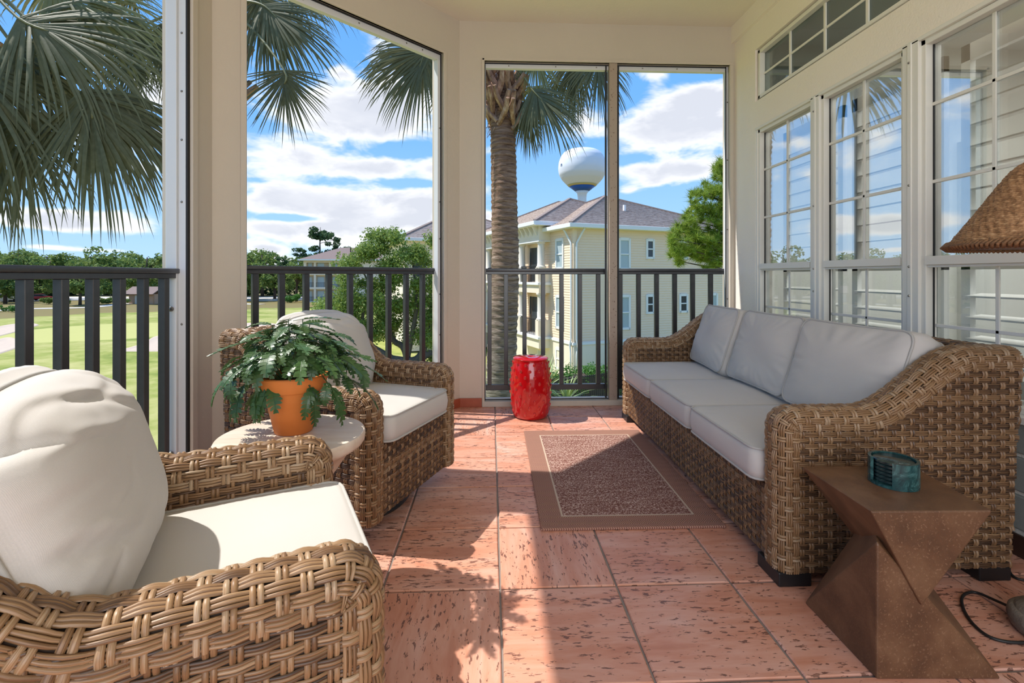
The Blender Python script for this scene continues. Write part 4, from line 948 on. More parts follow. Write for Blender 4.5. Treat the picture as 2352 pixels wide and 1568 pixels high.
def put_tree(kind, px, d, s, label, group, k=None, gz=None, sz=1.0, name=None):
    p = W((px-1176)/FPX*d, d); p.z = ground_z(p.x, p.y) if gz is None else gz
    r_ = empty(name or ('broadleaf_tree' if kind == 'round' else 'pine_tree'), p, rt.uniform(0, 6.28), label, 'tree', group); r_.scale = (s, s, s*sz)
    f, t = TV[kind][rt.randrange(len(TV[kind])) if k is None else k]
    o = link('foliage', f, r_); o['kind'] = 'stuff'; link('trunk', t, r_); return r_
NUM = 'first second third fourth fifth sixth seventh eighth ninth tenth eleventh twelfth thirteenth'.split()
for d0, d1, s0, s1, step, row in ((124, 138, 1.25, 1.6, 44, 'back'), (108, 117, .95, 1.15, 60, 'front')):
    k1 = k2 = 0
    for px in range(-330, 740, step):
        p_ = px+rt.uniform(-12, 12)
        if p_ < -12 or 400 < p_ < 555: lab, g_ = 'leafy tree of the far %s row beyond the picture edge or behind the pillar' % row, 'trees of the far %s row out of view' % row
        elif p_ < 400: lab, g_ = '%s tree from the left in the %s row beyond the left railing' % (NUM[k1], row), 'trees of the far %s row' % row; k1 += 1
        else: lab, g_ = '%s tree from the pillar in the %s row seen through the angled opening' % (NUM[k2], row), 'trees of the far %s row' % row; k2 += 1
        put_tree('round', p_, rt.uniform(d0, d1), rt.uniform(s0, s1)*(.82 if p_ > 640 and row == 'back' else 1), lab, g_)
ug = empty('woodland_undergrowth', (0,0,GZ), 0, 'dark green undergrowth filling the space beneath the far trees', 'undergrowth', kind='stuff')
ru = random.Random(31); uc = [tuple(W((px+ru.uniform(-14,14)-1176)/FPX*d_, d_, ru.uniform(.2, 4.4))) for px in range(-340, 760, 9) for d_ in (ru.uniform(139, 143), ru.uniform(133, 142))]
uc = [(x, y, z) for x, y, z in uc]
o = link('foliage', foliage_mesh('foliage', uc, [1.5]*len(uc), 60, .9, M_dtree, 77, .9), ug); o['kind'] = 'stuff'
for k_ in range(14):
    a_ = R(-48-4.2*k_); p_ = Vector((math.sin(a_)*135, math.cos(a_)*135, 0)); p_.z = ground_z(p_.x, p_.y)
    r_ = empty('broadleaf_tree', p_, k_*1.7, 'leafy tree of the far back row beyond the picture edge or behind the pillar', 'tree', 'trees of the far back row out of view'); r_.scale = (1.6, 1.6, 1.35)
    f_, t_ = TV['round'][k_ % 5]; link('foliage', f_, r_)['kind'] = 'stuff'; link('trunk', t_, r_)
put_tree('round', 184, 92, .86, 'broad dark tree standing alone in front of the far tree line', None, 2, name='spreading_tree')
put_tree('round', 12, 100, 1.08, 'tall tree at the far left whose crown stands above the tree line', None, 1)
put_tree('pine', 735, 132, 1.38, 'tall dark pine rising above the roof of the distant building', None, 0)
put_tree('pine', 769, 138, 1.12, 'shorter dark pine right of the tall pine above the distant roof', None, 1)
put_tree('pine', 690, 134, .98, 'thin dark pine left of the tall pine above the distant roof', None, 2)
put_tree('pine', 655, 120, .75, 'small pine trunk standing on pine straw left of the distant building', None, 1)
def shrub(px, py, w, h, label, group=None, m=M_hedge, d=None, name='shrub', n=8, size=.22, per=170):
    p = gpix(px, py) if d is None else W((px-1176)/FPX*d, d)
    p.z = ground_z(p.x, p.y); rg = random.Random(int(px*7+py)); cs_ = [(rg.uniform(-w/2, w/2)*.8, rg.uniform(-.3, .3)*w*.4, h*rg.uniform(.3, .75)) for _ in range(n)]
    r_ = empty(name, p, -YAW, label, 'shrub', group)
    o = link('foliage', foliage_mesh('foliage', cs_, [h*.42]*n, per, size, m, int(px)), r_); o['kind'] = 'stuff'
    MB().tube([(0,0,-.1),(.02,.0,h*.5)], [.05,.02], 5).build('stem', M_barkd, r_); return r_
shrub(20, 715, 6.5, 1.1, 'low clipped hedge at the left edge beyond the bunkers')
shrub(668, 694, 3.6, 1.9, 'bright rounded bush at the corner of the distant building', size=.3)
for i, px in enumerate((112, 140, 232, 262, 280)): shrub(px, 700, 3.0, 1.4, '%s bush from the left below the far trees along the cart path' % NUM[i], 'bushes along the far cart path', M_ltree, size=.35, n=6, per=110)

# ---- distant things: cars, pavilion, cart path
M_path = mat('pale_concrete', (.60,.55,.48), .9)
pth = MB()
pl = [gpix(-150,716), gpix(0,712), gpix(80,709), gpix(140,708), gpix(210,706), gpix(290,699), gpix(360,695), gpix(470,693), gpix(600,697)]
sp_ = spline(pl, 6); V = []; F = []
for i, p in enumerate(sp_):
    t_ = (sp_[min(i+1, len(sp_)-1)]-sp_[max(i-1, 0)]); n_ = Vector((-t_.y, t_.x, 0)).normalized()*1.1
    for q in (p+n_, p-n_): V += [(q.x, q.y, ground_z(q.x, q.y)-.15), (q.x, q.y, ground_z(q.x, q.y)+.06)]
for i in range(len(sp_)-1): a = 4*i; F += [(a+1, a+5, a+7, a+3), (a, a+4, a+5, a+1), (a+3, a+7, a+6, a+2)]
o = link('cart_path', raw('cart_path', V, F, M_path)); struct(o)
M_lot = mat('parking_surface', (.58,.54,.49), .9)
q0, q1 = gpix(-400, 690), gpix(640, 688)
lot = MB().box((-70, -9, -.3), (70, 9, .22)).build('parking_lot', M_lot, None, (q0+q1)/2+Vector((0, 6, 0)), (0, 0, math.atan2(q1.y-q0.y, q1.x-q0.x))); struct(lot)
def car(px, py, yaw, paint, label, truck):
    mp = mat('car_paint_'+('white' if truck else 'red'), paint, .3, 0, .5, .5); mg = mat('car_glass', (.03,.04,.05), .1); mt = mat('tyre_rubber', (.015,.015,.015), .8)
    p = gpix(px, py, .22); r_ = empty('pickup_truck' if truck else 'car', p, yaw, label, 'vehicle')
    b = MB(); L = 5.4 if truck else 4.5
    prof = [(-L/2,.45),(-L/2,1.05),(-L*.17,1.1),(-L*.15,1.1),(L*.20,1.1),(L*.46,1.0),(L/2,.8),(L/2,.42)] if truck else [(-L/2,.4),(-L/2,.95),(-L*.3,1.0),(L*.16,1.0),(L*.44,.86),(L/2,.7),(L/2,.38)]
    k = len(prof); vs = [(x,-.9,z) for x,z in prof]+[(x,.9,z) for x,z in prof]; b.add(vs, [tuple(range(k)), tuple(range(k,2*k))[::-1]]+[(i,k+i,k+(i+1)%k,(i+1)%k) for i in range(k)]); b.build('body', mp, r_, bevel=.06)
    c = MB(); cp = [(-L*.16,1.08),(-L*.14,1.72),(L*.06,1.74),(L*.19,1.08)] if truck else [(-L*.36,.97),(-L*.22,1.42),(L*.05,1.44),(L*.20,.97)]
    k = 4; vs = [(x,-.8,z) for x,z in cp]+[(x,.8,z) for x,z in cp]; c.add(vs, [tuple(range(k)), tuple(range(k,2*k))[::-1]]+[(i,k+i,k+(i+1)%k,(i+1)%k) for i in range(k)]); c.build('cabin_glass', mg, r_, bevel=.05)
    MB().box((cp[1][0],-.74,cp[1][1]-.02),(cp[2][0],.74,cp[2][1]+.05)).build('roof', mp, r_, bevel=.04)
    wm = MB().lathe([(.0,-.12),(.30,-.12),(.36,-.08),(.36,.08),(.30,.12),(0,.12)], 16).mesh('wheel', mt)
    for x in (-L*.3, L*.31):
        for y in (-.84,.84): link('wheel', wm, r_, (x,y,.36), (R(90),0,0))
car(14, 694, R(25), (.75,.76,.78), 'white pickup truck parked under the far trees at the left', True)
car(96, 691, R(20), (.35,.02,.03), 'dark red car parked right of the white pickup', False)
M_cedar = mat('pavilion_wood', (.36,.22,.13), .8); M_shroof = mat('brown_shingles', rough=.85, fn=lambda t, b: t.put(b.inputs['Base Color'], t.mix(t.noise(t.mapping(OBJ(t), scale=(2,2,9)), 2, 4), (.17,.115,.095), (.27,.195,.165))))
pv = empty('pavilion', gpix(338, 698), R(-10), 'small brown gabled pavilion at the edge of the far trees', 'building')
w_ = MB(); w_.box((-2.6,-1.5,0),(2.8,1.8,2.0)); w_.build('wall', mat('pavilion_wall', (.50,.33,.22), .85), pv)
rf_ = MB(); 
for sgn in (-1, 1): rf_.add([(-3.3,sgn*0,3.3),(3.5,sgn*0,3.3),(3.5,sgn*2.3,1.9),(-3.3,sgn*2.3,1.9),(-3.3,0,3.45),(3.5,0,3.45),(3.5,sgn*2.4,2.02),(-3.3,sgn*2.4,2.02)], [(0,1,2,3),(4,7,6,5),(3,2,6,7),(0,3,7,4),(1,5,6,2)])
rf_.build('roof', M_shroof, pv)
MB().add([(-2.65,-1.5,2.0),(-2.65,1.8,2.0),(-2.65,.15,3.2),(-2.55,-1.5,2.0),(-2.55,1.8,2.0),(-2.55,.15,3.2)], [(0,2,1),(3,4,5),(0,3,5,2),(1,2,5,4),(0,1,4,3)]).build('gable', M_cedar, pv)
MB().box((-1.2,-1.56,0),(-.3,-1.49,1.75)).build('door', mat('pale_door', (.7,.68,.62), .7), pv); MB().box((.4,-1.56,.8),(1.2,-1.49,1.5)).build('window', M_gasket, pv)
for x in (-3.1, 3.3): MB().box((x-.1,-2.0,0),(x+.1,-1.8,2.0)).build('post', M_cedar, pv)

# ---- the cream apartment building
M_side = mat('cream_siding', rough=.7, fn=lambda t, b: t.put(b.inputs['Base Color'], t.mix(t.noise(OBJ(t), 1.5, 3), (.87,.67,.48), (.90,.71,.52))))
M_stucco2 = mat('pale_render', rough=.85, fn=lambda t, b: t.put(b.inputs['Base Color'], t.mix(t.noise(OBJ(t), 1.2, 4), (.82,.70,.54), (.88,.79,.64))))
M_trim = mat('white_trim', (.82,.82,.80), .5); M_bcol = mat('stone_column', (.80,.73,.63), .7)
def f_roof(t, b):
    p = OBJ(t); a = t.noise(t.mapping(p, scale=(2.5,2.5,8)), 1.6, 4, .65); t.put(b.inputs['Base Color'], t.ramp(a, [(.3,(.30,.22,.175)),(.5,(.46,.365,.305)),(.72,(.60,.50,.43))]))
M_roof = mat('weathered_shingles', rough=.9, fn=f_roof); M_ridge = mat('ridge_tiles', (.27,.205,.17), .9)
M_bglass = mat('blind_glass', rough=.12, fn=lambda t, b: t.put(b.inputs['Base Color'], (.42,.50,.52)))
M_dglass = mat('dark_glass', (.045,.055,.06), .08); M_shadow = mat('recess_wall', (.50,.42,.31), .9)  # recess walls: shade of the balconies put into a darker wall colour
C0 = W(3.35, 26.3); C0.z = GZ+.05; EA = R(23)-YAW
ab = empty('apartment_building', C0, EA, 'cream three-storey apartment building with grey-brown hipped roof behind the palm', 'building')
EH = 8.38
def siding(p, q, z0, z1, parent, nrm, pitch=.145):
    p, q = Vector(p), Vector(q); n_ = Vector(nrm); mb = MB(); k = int((z1-z0)/pitch)
    for i in range(k):
        a, c = z0+(z1-z0)*i/k, z0+(z1-z0)*(i+1)/k
        mb.add([(*(p+n_*.025), a), (*(q+n_*.025), a), (*(q+n_*.005), c), (*(p+n_*.005), c), (*p, a), (*q, a)], [(0,1,2,3), (4,5,1,0)])
    o = mb.build('siding_boards', M_side, parent); o['kind'] = 'stuff'; return o
core = MB().box((0,0,0),(12,12,EH)).build('wall', M_side, ab)
siding((0,0),(12,0),1.98,EH,core,(0,-1)); siding((0,12),(0,0),1.98,EH,core,(-1,0))
MB().box((-.04,-.05,0),(12,.02,1.93)).build('base_wall', M_stucco2, ab); MB().box((-.04,0,0),(.02,12,1.93)).build('base_wall', M_stucco2, ab)
MB().box((-.10,-.10,1.88),(12,.03,2.02)).build('belt_course', M_trim, ab); MB().box((-.10,0,1.88),(.03,2.8,2.02)).build('belt_course', M_trim, ab)
MB().box((-.05,-.06,1.98),(.16,.1,EH)).build('corner_board', M_side, ab)
def bwin(ax, s0, s1, z0, z1, blind=True, sill=True):
    """window on the right face (ax 0) or on the left face (ax 1)"""
    f = .10
    def bx(a, b_, c, d, e, g): return ((a, -d, c), (b_, -e, g)) if ax == 0 else ((-d, a, c), (-e, b_, g))
    fr = MB()
    for (a, b_, c, g) in ((s0-f, s0+.03, z0-f, z1+f), (s1-.03, s1+f, z0-f, z1+f), (s0, s1, z1-.03, z1+f*1.3), (s0-f*.6, s1+f*.6, z0-f, z0+.03), (s0, s1, (z0+z1)/2-.035, (z0+z1)/2+.035)):
        p, q = bx(a, b_, c, .075, -.01, g); fr.box(tuple(min(u, v) for u, v in zip(p, q)), tuple(max(u, v) for u, v in zip(p, q)))
    fr = fr.build('window_frame', M_trim, ab)
    p, q = bx(s0, s1, z0, .030, .0, z1); MB().box(tuple(min(u, v) for u, v in zip(p, q)), tuple(max(u, v) for u, v in zip(p, q))).build('pane', M_bglass if blind else M_dglass, fr)
for s0, s1, a in ((2.98,3.60,0),(4.89,5.30,1),(7.34,7.82,1),(9.68,10.2,0)):
    if a == 0: bwin(0,s0,s1,6.07,7.68); bwin(0,s0,s1,2.68,4.45); bwin(0,s0,s1,.40,1.42)
    else: bwin(0,s0,s1,6.72,7.68,False); bwin(0,s0,s1,3.52,4.45,False)
bwin(1,1.16,1.90,6.1,7.66); bwin(1,1.16,1.90,2.7,4.42); bwin(1,1.16,1.90,.35,1.4)
def hip_roof(x0, x1, y0, y1, ze, pitch, ov=.45, kind=''):
    x0 -= ov; x1 += ov; y0 -= ov; y1 += ov; hw = min(x1-x0, y1-y0)/2; rise = hw*pitch; rows = int(hw/math.cos(math.atan(pitch))/.20)
    mb = MB()
    def ring(f, dz): 
        k = hw*f; return [(x0+k, y0+k, ze+rise*f+dz), (x1-k, y0+k, ze+rise*f+dz), (x1-k, y1-k, ze+rise*f+dz), (x0+k, y1-k, ze+rise*f+dz)]
    for i in range(rows):
        a = ring(i/rows, .045); b_ = ring((i+1)/rows, .0); a2 = ring(i/rows, 0)
        for s_ in range(4): n2 = (s_+1) % 4; mb.add([a[s_], a[n2], b_[n2], b_[s_], a2[s_], a2[n2]], [(0,1,2,3), (4,5,1,0)])
    r_ = mb.build('roof', M_roof, ab)
    top = ring(1, .05); bot = ring(0, .05); hm = MB()
    for s_ in range(4): hm.beam(bot[s_], top[s_], .20, .10)
    hm.build('hip_ridge', M_ridge, r_)
    ev = MB(); w = .09
    ev.box((x0-w, y0-w, ze-.20), (x1+w, y0+.02, ze+.03)); ev.box((x0-w, y0, ze-.20), (x0+.02, y1, ze+.03)); ev.box((x0, y0, ze-.20), (x1, y1, ze-.16)); ev.box((x1-.02, y0, ze-.2), (x1+w, y1, ze+.03))
    ev.build('eaves_gutter', M_trim, r_, bevel=.02); return r_
hip_roof(0, 12, 0, 12, EH+.05, .43)
hip_roof(-.75, 9.2, 2.85, 14.4, EH+.42, .44)
hip_roof(-6.6, 5, 13.4, 25, EH+.05, .49)
for x, y in ((5.2,2.6),(9.2,1.1)): MB().box((x-.07,y-.07,EH+.8),(x+.07,y+.07,EH+1.75)).build('roof_vent', M_trim, ab)
dp = MB().tube([(.5,-.36,EH-.12),(.42,-.22,EH-.35),(.12,-.12,EH-.95),(.10,-.12,EH-1.1),(.10,-.12,2.2),(.16,-.16,1.9),(.10,-.15,1.4),(.10,-.13,0)], .055, 8).build('downspout', M_trim, ab, smooth=True)
MB().tube([(-.34,.62,EH-.12),(-.22,.52,EH-.35),(-.12,.12,EH-.95),(-.12,.10,EH-1.1),(-.12,.10,2.2),(-.16,.16,1.9),(-.14,.10,1.4),(-.13,.10,0)], .055, 8).build('downspout', M_trim, ab, smooth=True)
wing = MB().box((-6.6,13.4,0),(5,25,EH)).build('wing_wall', M_stucco2, ab)
def portico(y0, y1, nb):
    """three balconies one above the other on the left face"""
    x0 = -.75
    cmesh = MB().lathe([(.30,0),(.30,.08),(.25,.12),(.225,.16),(.205,1.38),(.21,1.42),(.25,1.44),(.25,1.50),(.30,1.52),(.30,1.60)], 16).mesh('column', M_bcol, smooth=True, autos=45)
    bal = MB().box((-.012,-.012,0),(.012,.012,.95)).mesh('bar', M_gasket)
    for lv, (zb, zc, zt) in enumerate(((-1.2,-.05,1.35), (1.95,3.02,4.62), (5.15,6.12,7.72))):
        MB().box((x0-.12,y0-.12,zb-.06),(.02,y1+.12,zb+.10)).build('balcony_slab', M_trim, ab, bevel=.02)
        MB().box((x0,y0,zt),(.02,y1,zb+3.15 if lv < 2 else EH+.42)).build('beam', M_stucco2, ab)
        MB().box((x0,y0,zb+.1),(.02,y0+.12,zc)).build('parapet', M_stucco2, ab); 
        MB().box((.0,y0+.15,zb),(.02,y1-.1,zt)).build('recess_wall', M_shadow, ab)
        MB().box((-.03,y0+.7,zb+.15),(-.005,y1-.5,zt-.3)).build('glass_door', M_dglass, ab); MB().box((-.05,(y0+y1)/2-.04,zb+.15),(-.005,(y0+y1)/2+.04,zt-.3)).build('door_frame', M_trim, ab)
        MB().box((-.045,(y0+y1)/2-.9,zb+.15),(-.02,(y0+y1)/2-.1,zt-.35)).build('curtain', mat('pale_curtain', (.60,.62,.60), .8), ab)
        for yc in [y0+.25+(y1-y0-.5)*k/nb for k in range(nb+1)]:
            if zb > 0: MB().box((x0,yc-.27,zb+.1),(x0+.5,yc+.27,zc)).build('pedestal', M_stucco2, ab, bevel=.02); link('column', cmesh, ab, (x0+.27,yc,zc))
        if zb > 0:
            r2 = MB().box((x0+.1,y0+.5,zb+1.05),(x0+.14,y1-.5,zb+1.10)).build('balcony_rail', M_gasket, ab); yy = y0+.55
            while yy < y1-.5: link('bar', bal, r2, (x0+.12,yy,zb+.1)); yy += .13
    fz = MB().box((x0-.03,y0-.03,EH-.72),(.02,y1+.03,EH-.66)).build('frieze_moulding', M_trim, ab)
    k = y0+.3
    while k < y1-.1:
        MB().add([(x0,k-.07,EH-.35),(x0,k+.07,EH-.35),(x0-.36,k+.07,EH+.22),(x0-.36,k-.07,EH+.22),(x0,k-.07,EH+.22),(x0,k+.07,EH+.22)], [(0,3,2,1),(0,4,3),(1,2,5),(3,4,5,2)]).build('bracket', M_bcol, ab); k += .62
    MB().box((x0-.5,y0-.5,EH+.20),(.02,y1+.5,EH+.26)).build('soffit', M_trim, ab)
portico(2.75, 6.05, 1); portico(9.0, 12.25, 1)
for zz in (2.3, 5.4):
    for xx in (-6.0,-4.2,-2.4): MB().box((xx,13.36,zz+.2),(xx+1.0,13.42,zz+2.2)).build('window', M_dglass, ab)
# ---- the distant building beyond the oak
db = empty('distant_building', W((697-1176)/FPX*104, 104), R(8), 'pale three-storey building with brown hipped roof beyond the oak tree', 'building'); db.location.z = GZ-.1
DH = 9.3; 
MB().box((0,.9,0),(24,14,DH)).build('wall', M_stucco2, db)
for k, (a, b_) in enumerate(((0,.55),(2.1,2.5),(5.2,5.6),(7.6,24))): MB().box((a,0,0),(b_,.92,DH)).build('pier', M_stucco2, db)
for z in (0, 3.05, 6.1, 8.75): MB().box((0,-.05,z-.12),(7.7,.92,z+(.28 if z < 8 else .6))).build('floor_band', M_stucco2, db)
for z in (.25, 3.3, 6.35):
    for a, b_ in ((.55,2.1),(2.5,5.2),(5.6,7.6)):
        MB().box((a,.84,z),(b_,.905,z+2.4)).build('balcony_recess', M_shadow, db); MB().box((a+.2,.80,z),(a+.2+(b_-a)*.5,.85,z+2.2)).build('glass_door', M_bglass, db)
        rl = MB().box((a,.0,z+.95),(b_,.05,z+1.02)); xx = a+.1
        while xx < b_: rl.box((xx-.02,.01,z),(xx+.02,.04,z+.95)); xx += .22
        rl.build('balcony_rail', M_barkd, db)
x0, x1, y0, y1, ze = -.9, 25, -.9, 15, DH+.0; hw = 6.5
rr = MB().add([(x0,y0,ze),(x1,y0,ze),(x1,y1,ze),(x0,y1,ze),(x0+hw+1.0,(y0+y1)/2,ze+3.0),(x1-hw,(y0+y1)/2,ze+3.0)], [(0,1,5,4),(1,2,5),(2,3,4,5),(3,0,4),(3,2,1,0)]).build('roof', M_shroof, db)
MB().box((x0-.1,y0-.1,ze-.25),(x1,y0+.1,ze+.06)).build('eaves_gutter', M_trim, db); MB().box((x0-.1,y0,ze-.25),(x0+.1,y1,ze+.06)).build('eaves_gutter', M_trim, db)
MB().box((9,4,ze+1.9),(9.25,4.25,ze+2.9)).build('roof_vent', M_barkd, db)
# ---- water tower
WD = 210.0; wt_c = W((1337-1176)/FPX*WD, WD); wt = empty('water_tower', (wt_c.x, wt_c.y, GZ), 0, 'white bulb-shaped water tower with a blue and yellow ring above the roof', 'water tower')
def hz(py): return EYE+(633-py)/FPX*WD-GZ
kx = WD/FPX; M_wt = mat('tower_white', (.80,.82,.84), .35); M_blue = mat('tower_blue', (.01,.10,.42), .4); M_yel = mat('tower_yellow', (.62,.48,.16), .5); M_logo = mat('tower_lettering', (.06,.14,.32), .5)
tp = [(31,427.5),(38,421),(47,411),(52.5,401),(54.5,390),(54.5,383),(53,371),(49,360),(42,351),(34,346.5),(20,344.2),(0,343.6)]
fT, LT = polyline_fn([(r_*kx, hz(y)) for r_, y in tp]); P_, _ = fT(np.linspace(0, LT, 40))
MB().lathe([(float(a), float(b_)) for a, b_ in P_], 56).build('tank', M_wt, wt, smooth=True)
MB().lathe([(29.6*kx,hz(428.6)),(31.2*kx,hz(427.6)),(34.4*kx,hz(424.6))], 48).build('yellow_ring', M_yel, wt, smooth=True)
MB().lathe([(16*kx,hz(439.2)),(19.5*kx,hz(436)),(30.0*kx,hz(428.2))], 48).build('blue_ring', M_blue, wt, smooth=True)
MB().lathe([(14*kx,0),(11*kx,hz(520)),(10*kx,hz(455)),(11*kx,hz(445)),(16*kx,hz(439))], 40).build('stem', M_wt, wt, smooth=True)
at_ = MB(); 
for dx, h_ in ((-13,8),(-11,6.5),(-9.5,7.5),(-4,4.5),(-1.5,4.5)): at_.beam((dx*kx,0,hz(345.5)),(dx*kx,0,hz(345.5-h_)),.3,.3)
at_.box((-14*kx,-.3,hz(340)),(-8.5*kx,.3,hz(341.5))); at_.box((-5*kx,-.3,hz(341)),(-.8*kx,.3,hz(342)))
at_.build('antenna', M_rail, wt)
tcv = bpy.data.curves.new('lettering', 'FONT'); tcv.body = 'n'; tcv.size = 13*kx; tcv.extrude = .15; tcv.align_x = 'CENTER'
to = bpy.data.objects.new('lettering_tmp', tcv); COL.objects.link(to); bpy.context.view_layer.update()
tme = bpy.data.meshes.new_from_object(to.evaluated_get(bpy.context.evaluated_depsgraph_get())); bpy.data.objects.remove(to)
tme.materials.clear(); tme.materials.append(M_logo)
aa = R(180+22); rr_ = 54.3*kx
link('lettering', tme, wt, (rr_*math.cos(aa), rr_*math.sin(aa), hz(387)), (R(90), 0, aa+R(90)))
# ---- live oak in front of the wing
ok_p = W((905-1176)/FPX*25, 25); ok_p.z = ground_z(ok_p.x, ok_p.y)
ok = empty('live_oak', ok_p, 0, 'spreading live oak with crooked grey limbs in front of the cream building', 'tree')
def oakpt(px, py, d): return AT(px, py, d)-ok_p
limbs = MB()
for pts, rs in (([(930,905,25),(925,870,25),(905,830,24.7),(880,812,24.5),(850,790,24.3),(832,745,24.2),(840,690,24)], [.30,.26,.22,.19,.15,.10,.05]),
                ([(925,870,25),(935,825,25),(925,795,25.2),(905,782,25.4),(890,740,25.5),(880,680,25.6),(872,620,25.6)], [.24,.2,.17,.14,.11,.08,.04]),
                ([(935,880,25),(960,830,25),(985,812,25.2),(1010,825,25.6),(1045,835,26)], [.26,.24,.20,.17,.13]),
                ([(880,820,24.6),(940,828,24.8),(965,815,25),(985,770,25.2),(990,700,25.5),(985,620,25.6)], [.18,.18,.16,.13,.09,.04]),
                ([(935,825,25),(948,760,24.8),(958,690,24.6),(950,620,24.6),(945,570,24.6)], [.15,.12,.09,.06,.03]),
                ([(850,790,24.3),(800,760,23.8),(770,735,23.6)], [.10,.07,.04]), ([(890,740,25.5),(850,660,25.3),(830,610,25.2)], [.08,.05,.03])):
    limbs.tube(spline([oakpt(*p) for p in pts], 4), list(np.interp(np.linspace(0, 1, (len(pts)-1)*4+1), np.linspace(0, 1, len(rs)), rs)), 8)
limbs.build('limbs', M_bark, ok, smooth=True)
ro_ = random.Random(21); cs_, rs = [], []
blobs = [(865,560,38,26),(835,590,45,28),(900,590,45,28),(955,580,42,28),(985,610,36,34),(800,640,38,26),(850,640,60,30),(930,640,60,34),(985,670,40,40),(775,680,34,28),(820,690,48,32),(880,700,60,34),(950,710,60,36),(1000,740,40,40),(770,740,26,22),(745,720,22,20),(830,740,40,24),(900,755,46,22),(960,765,46,26),(1010,800,36,30),(1040,700,40,60),(1060,620,40,50),(740,700,20,14),(800,775,24,14),(845,575,20,22),(905,548,10,12),(875,545,8,10),(800,610,24,16),(1000,560,24,20),(900,660,90,40),(850,720,70,40),(960,740,60,36),(800,720,36,30),(930,610,70,30),(870,770,50,16),(990,690,40,40)]
for x, y, w, h in blobs:
    for k in range(5):
        dd = ro_.uniform(23.2, 26.6); cs_.append(oakpt(x+ro_.uniform(-.7, .7)*w, y+ro_.uniform(-.7, .7)*h, dd)); rs.append(ro_.uniform(.42, .82))
o = link('foliage', foliage_mesh('foliage', [tuple(c) for c in cs_], rs, 330, .13, M_oak, 4, .8, .2), ok); o['kind'] = 'stuff'
# ---- pine on the right
pn_p = W((1735-1176)/FPX*15.5, 15.5); pn_p.z = ground_z(pn_p.x, pn_p.y)
pn = empty('pine_tree', pn_p, 0, 'bright green long-needled pine at the right end of the far opening', 'tree')
def pp_(px, py, d): return AT(px, py, d)-pn_p
tk = MB().tube([(0,0,-.2),(.05,0,4),(-.05,.1,8),(0,0,11)], [.24,.2,.12,.03], 10)
rp_ = random.Random(8); tuft_c = []
pb = [(1655,400,22),(1650,440,26),(1625,440,20),(1600,450,14),(1660,480,30),(1625,490,28),(1600,480,14),(1585,500,14),(1660,530,34),(1620,540,34),(1580,530,22),(1560,530,12),(1548,545,10),(1655,575,30),(1610,580,30),(1570,570,20),(1550,580,12),(1640,600,22),(1560,600,10),(1660,360+20,14),(1690,450,40),(1700,540,40),(1545,560,8),(1600,560,26)]
for x, y, w in pb:
    for k in range(max(4, int(w*.95))):
        dd = rp_.uniform(14.6, 16.2); tuft_c.append(pp_(x+rp_.gauss(0, .5)*w, y+rp_.gauss(0, .45)*w, dd))
for k, c in enumerate(tuft_c):
    if k % 9 == 0: tk.tube([(0,0,c.z-.55),(c.x*.5,c.y*.5,c.z-.25),(c.x,c.y,c.z)], [.05,.03,.012], 5)
tk.build('trunk', M_barkd, pn, smooth=True)
rgn = np.random.default_rng(2); nt, nn_ = len(tuft_c), 64
cc = np.repeat(np.array([tuple(c) for c in tuft_c]), nn_, axis=0); ax = np.repeat(rgn.normal(size=(nt,3))*[.6,.6,.35]+[0,0,.55], nn_, axis=0)
dv = rgn.normal(size=cc.shape); dv /= np.linalg.norm(dv, axis=1)[:, None]; dv = dv+ax*.75; dv /= np.linalg.norm(dv, axis=1)[:, None]
L_ = rgn.uniform(.17, .30, (len(cc), 1)); sd2 = np.cross(dv, rgn.normal(size=cc.shape)); sd2 /= np.linalg.norm(sd2, axis=1)[:, None]; wn = .0085
base_ = cc-ax*.10*rgn.random((len(cc),1)); V = np.stack([base_-sd2*wn, base_+sd2*wn, base_+dv*L_], 1).reshape(-1, 3)
o = link('foliage', raw('foliage', V, np.arange(len(V)).reshape(-1, 3), M_pinen), pn); o['kind'] = 'stuff'
# ---- hedge, yuccas and iron fence below the far opening
hp = W(2.9, 22.2); hp.z = ground_z(hp.x, hp.y)
hg = empty('clipped_hedge', hp, R(20)-YAW, 'long green hedge below the cream building', 'hedge'); rh = random.Random(5)
hc = [(rh.uniform(-1.6, 7.5), rh.uniform(-.5, .5), rh.uniform(.2, 1.30)) for _ in range(130)]
o = link('foliage', foliage_mesh('foliage', hc, [.42]*130, 130, .10, M_hedge, 9, .85, .5), hg); o['kind'] = 'stuff'
MB().box((-1.5,-.35,0),(7.4,.35,1.0)).build('inner_branches', M_barkd, hg)
def yucca(x, d, s, label, seed, z=None):
    p = W(x, d); p.z = ground_z(p.x, p.y) if z is None else z; r_ = empty('spiky_palmetto', p, 0, label, 'plant', 'spiky plants at the foot of the palm'); rg = random.Random(seed); mb = MB()
    mb.tube([(0,0,-.3),(0,0,.75*s)], [.09,.07], 6); MB_stem = mb.build('stem', M_barkd, r_)
    for k in range(60):
        a = rg.uniform(0, 6.28); e = rg.uniform(.05, 1.45); L = s*rg.uniform(.6, 1.0); d0 = Vector((math.cos(a)*math.cos(e), math.sin(a)*math.cos(e), math.sin(e))); sv_ = d0.cross(Vector((0,0,1))).normalized(); lf = MB(); b_ = Vector((0,0,.72*s)); prev = None
        pts = [b_+d0*L*t_+Vector((0,0,-.28*L*t_*t_)) for t_ in (0, .35, .7, 1)]; ws = (.022, .026, .016, .001)
        lf.add([q for p_, w2 in zip(pts, ws) for q in (p_-sv_*w2, p_+sv_*w2)], [(2*i, 2*i+1, 2*i+3, 2*i+2) for i in range(3)]); lf.build('blade', M_yuc, r_)
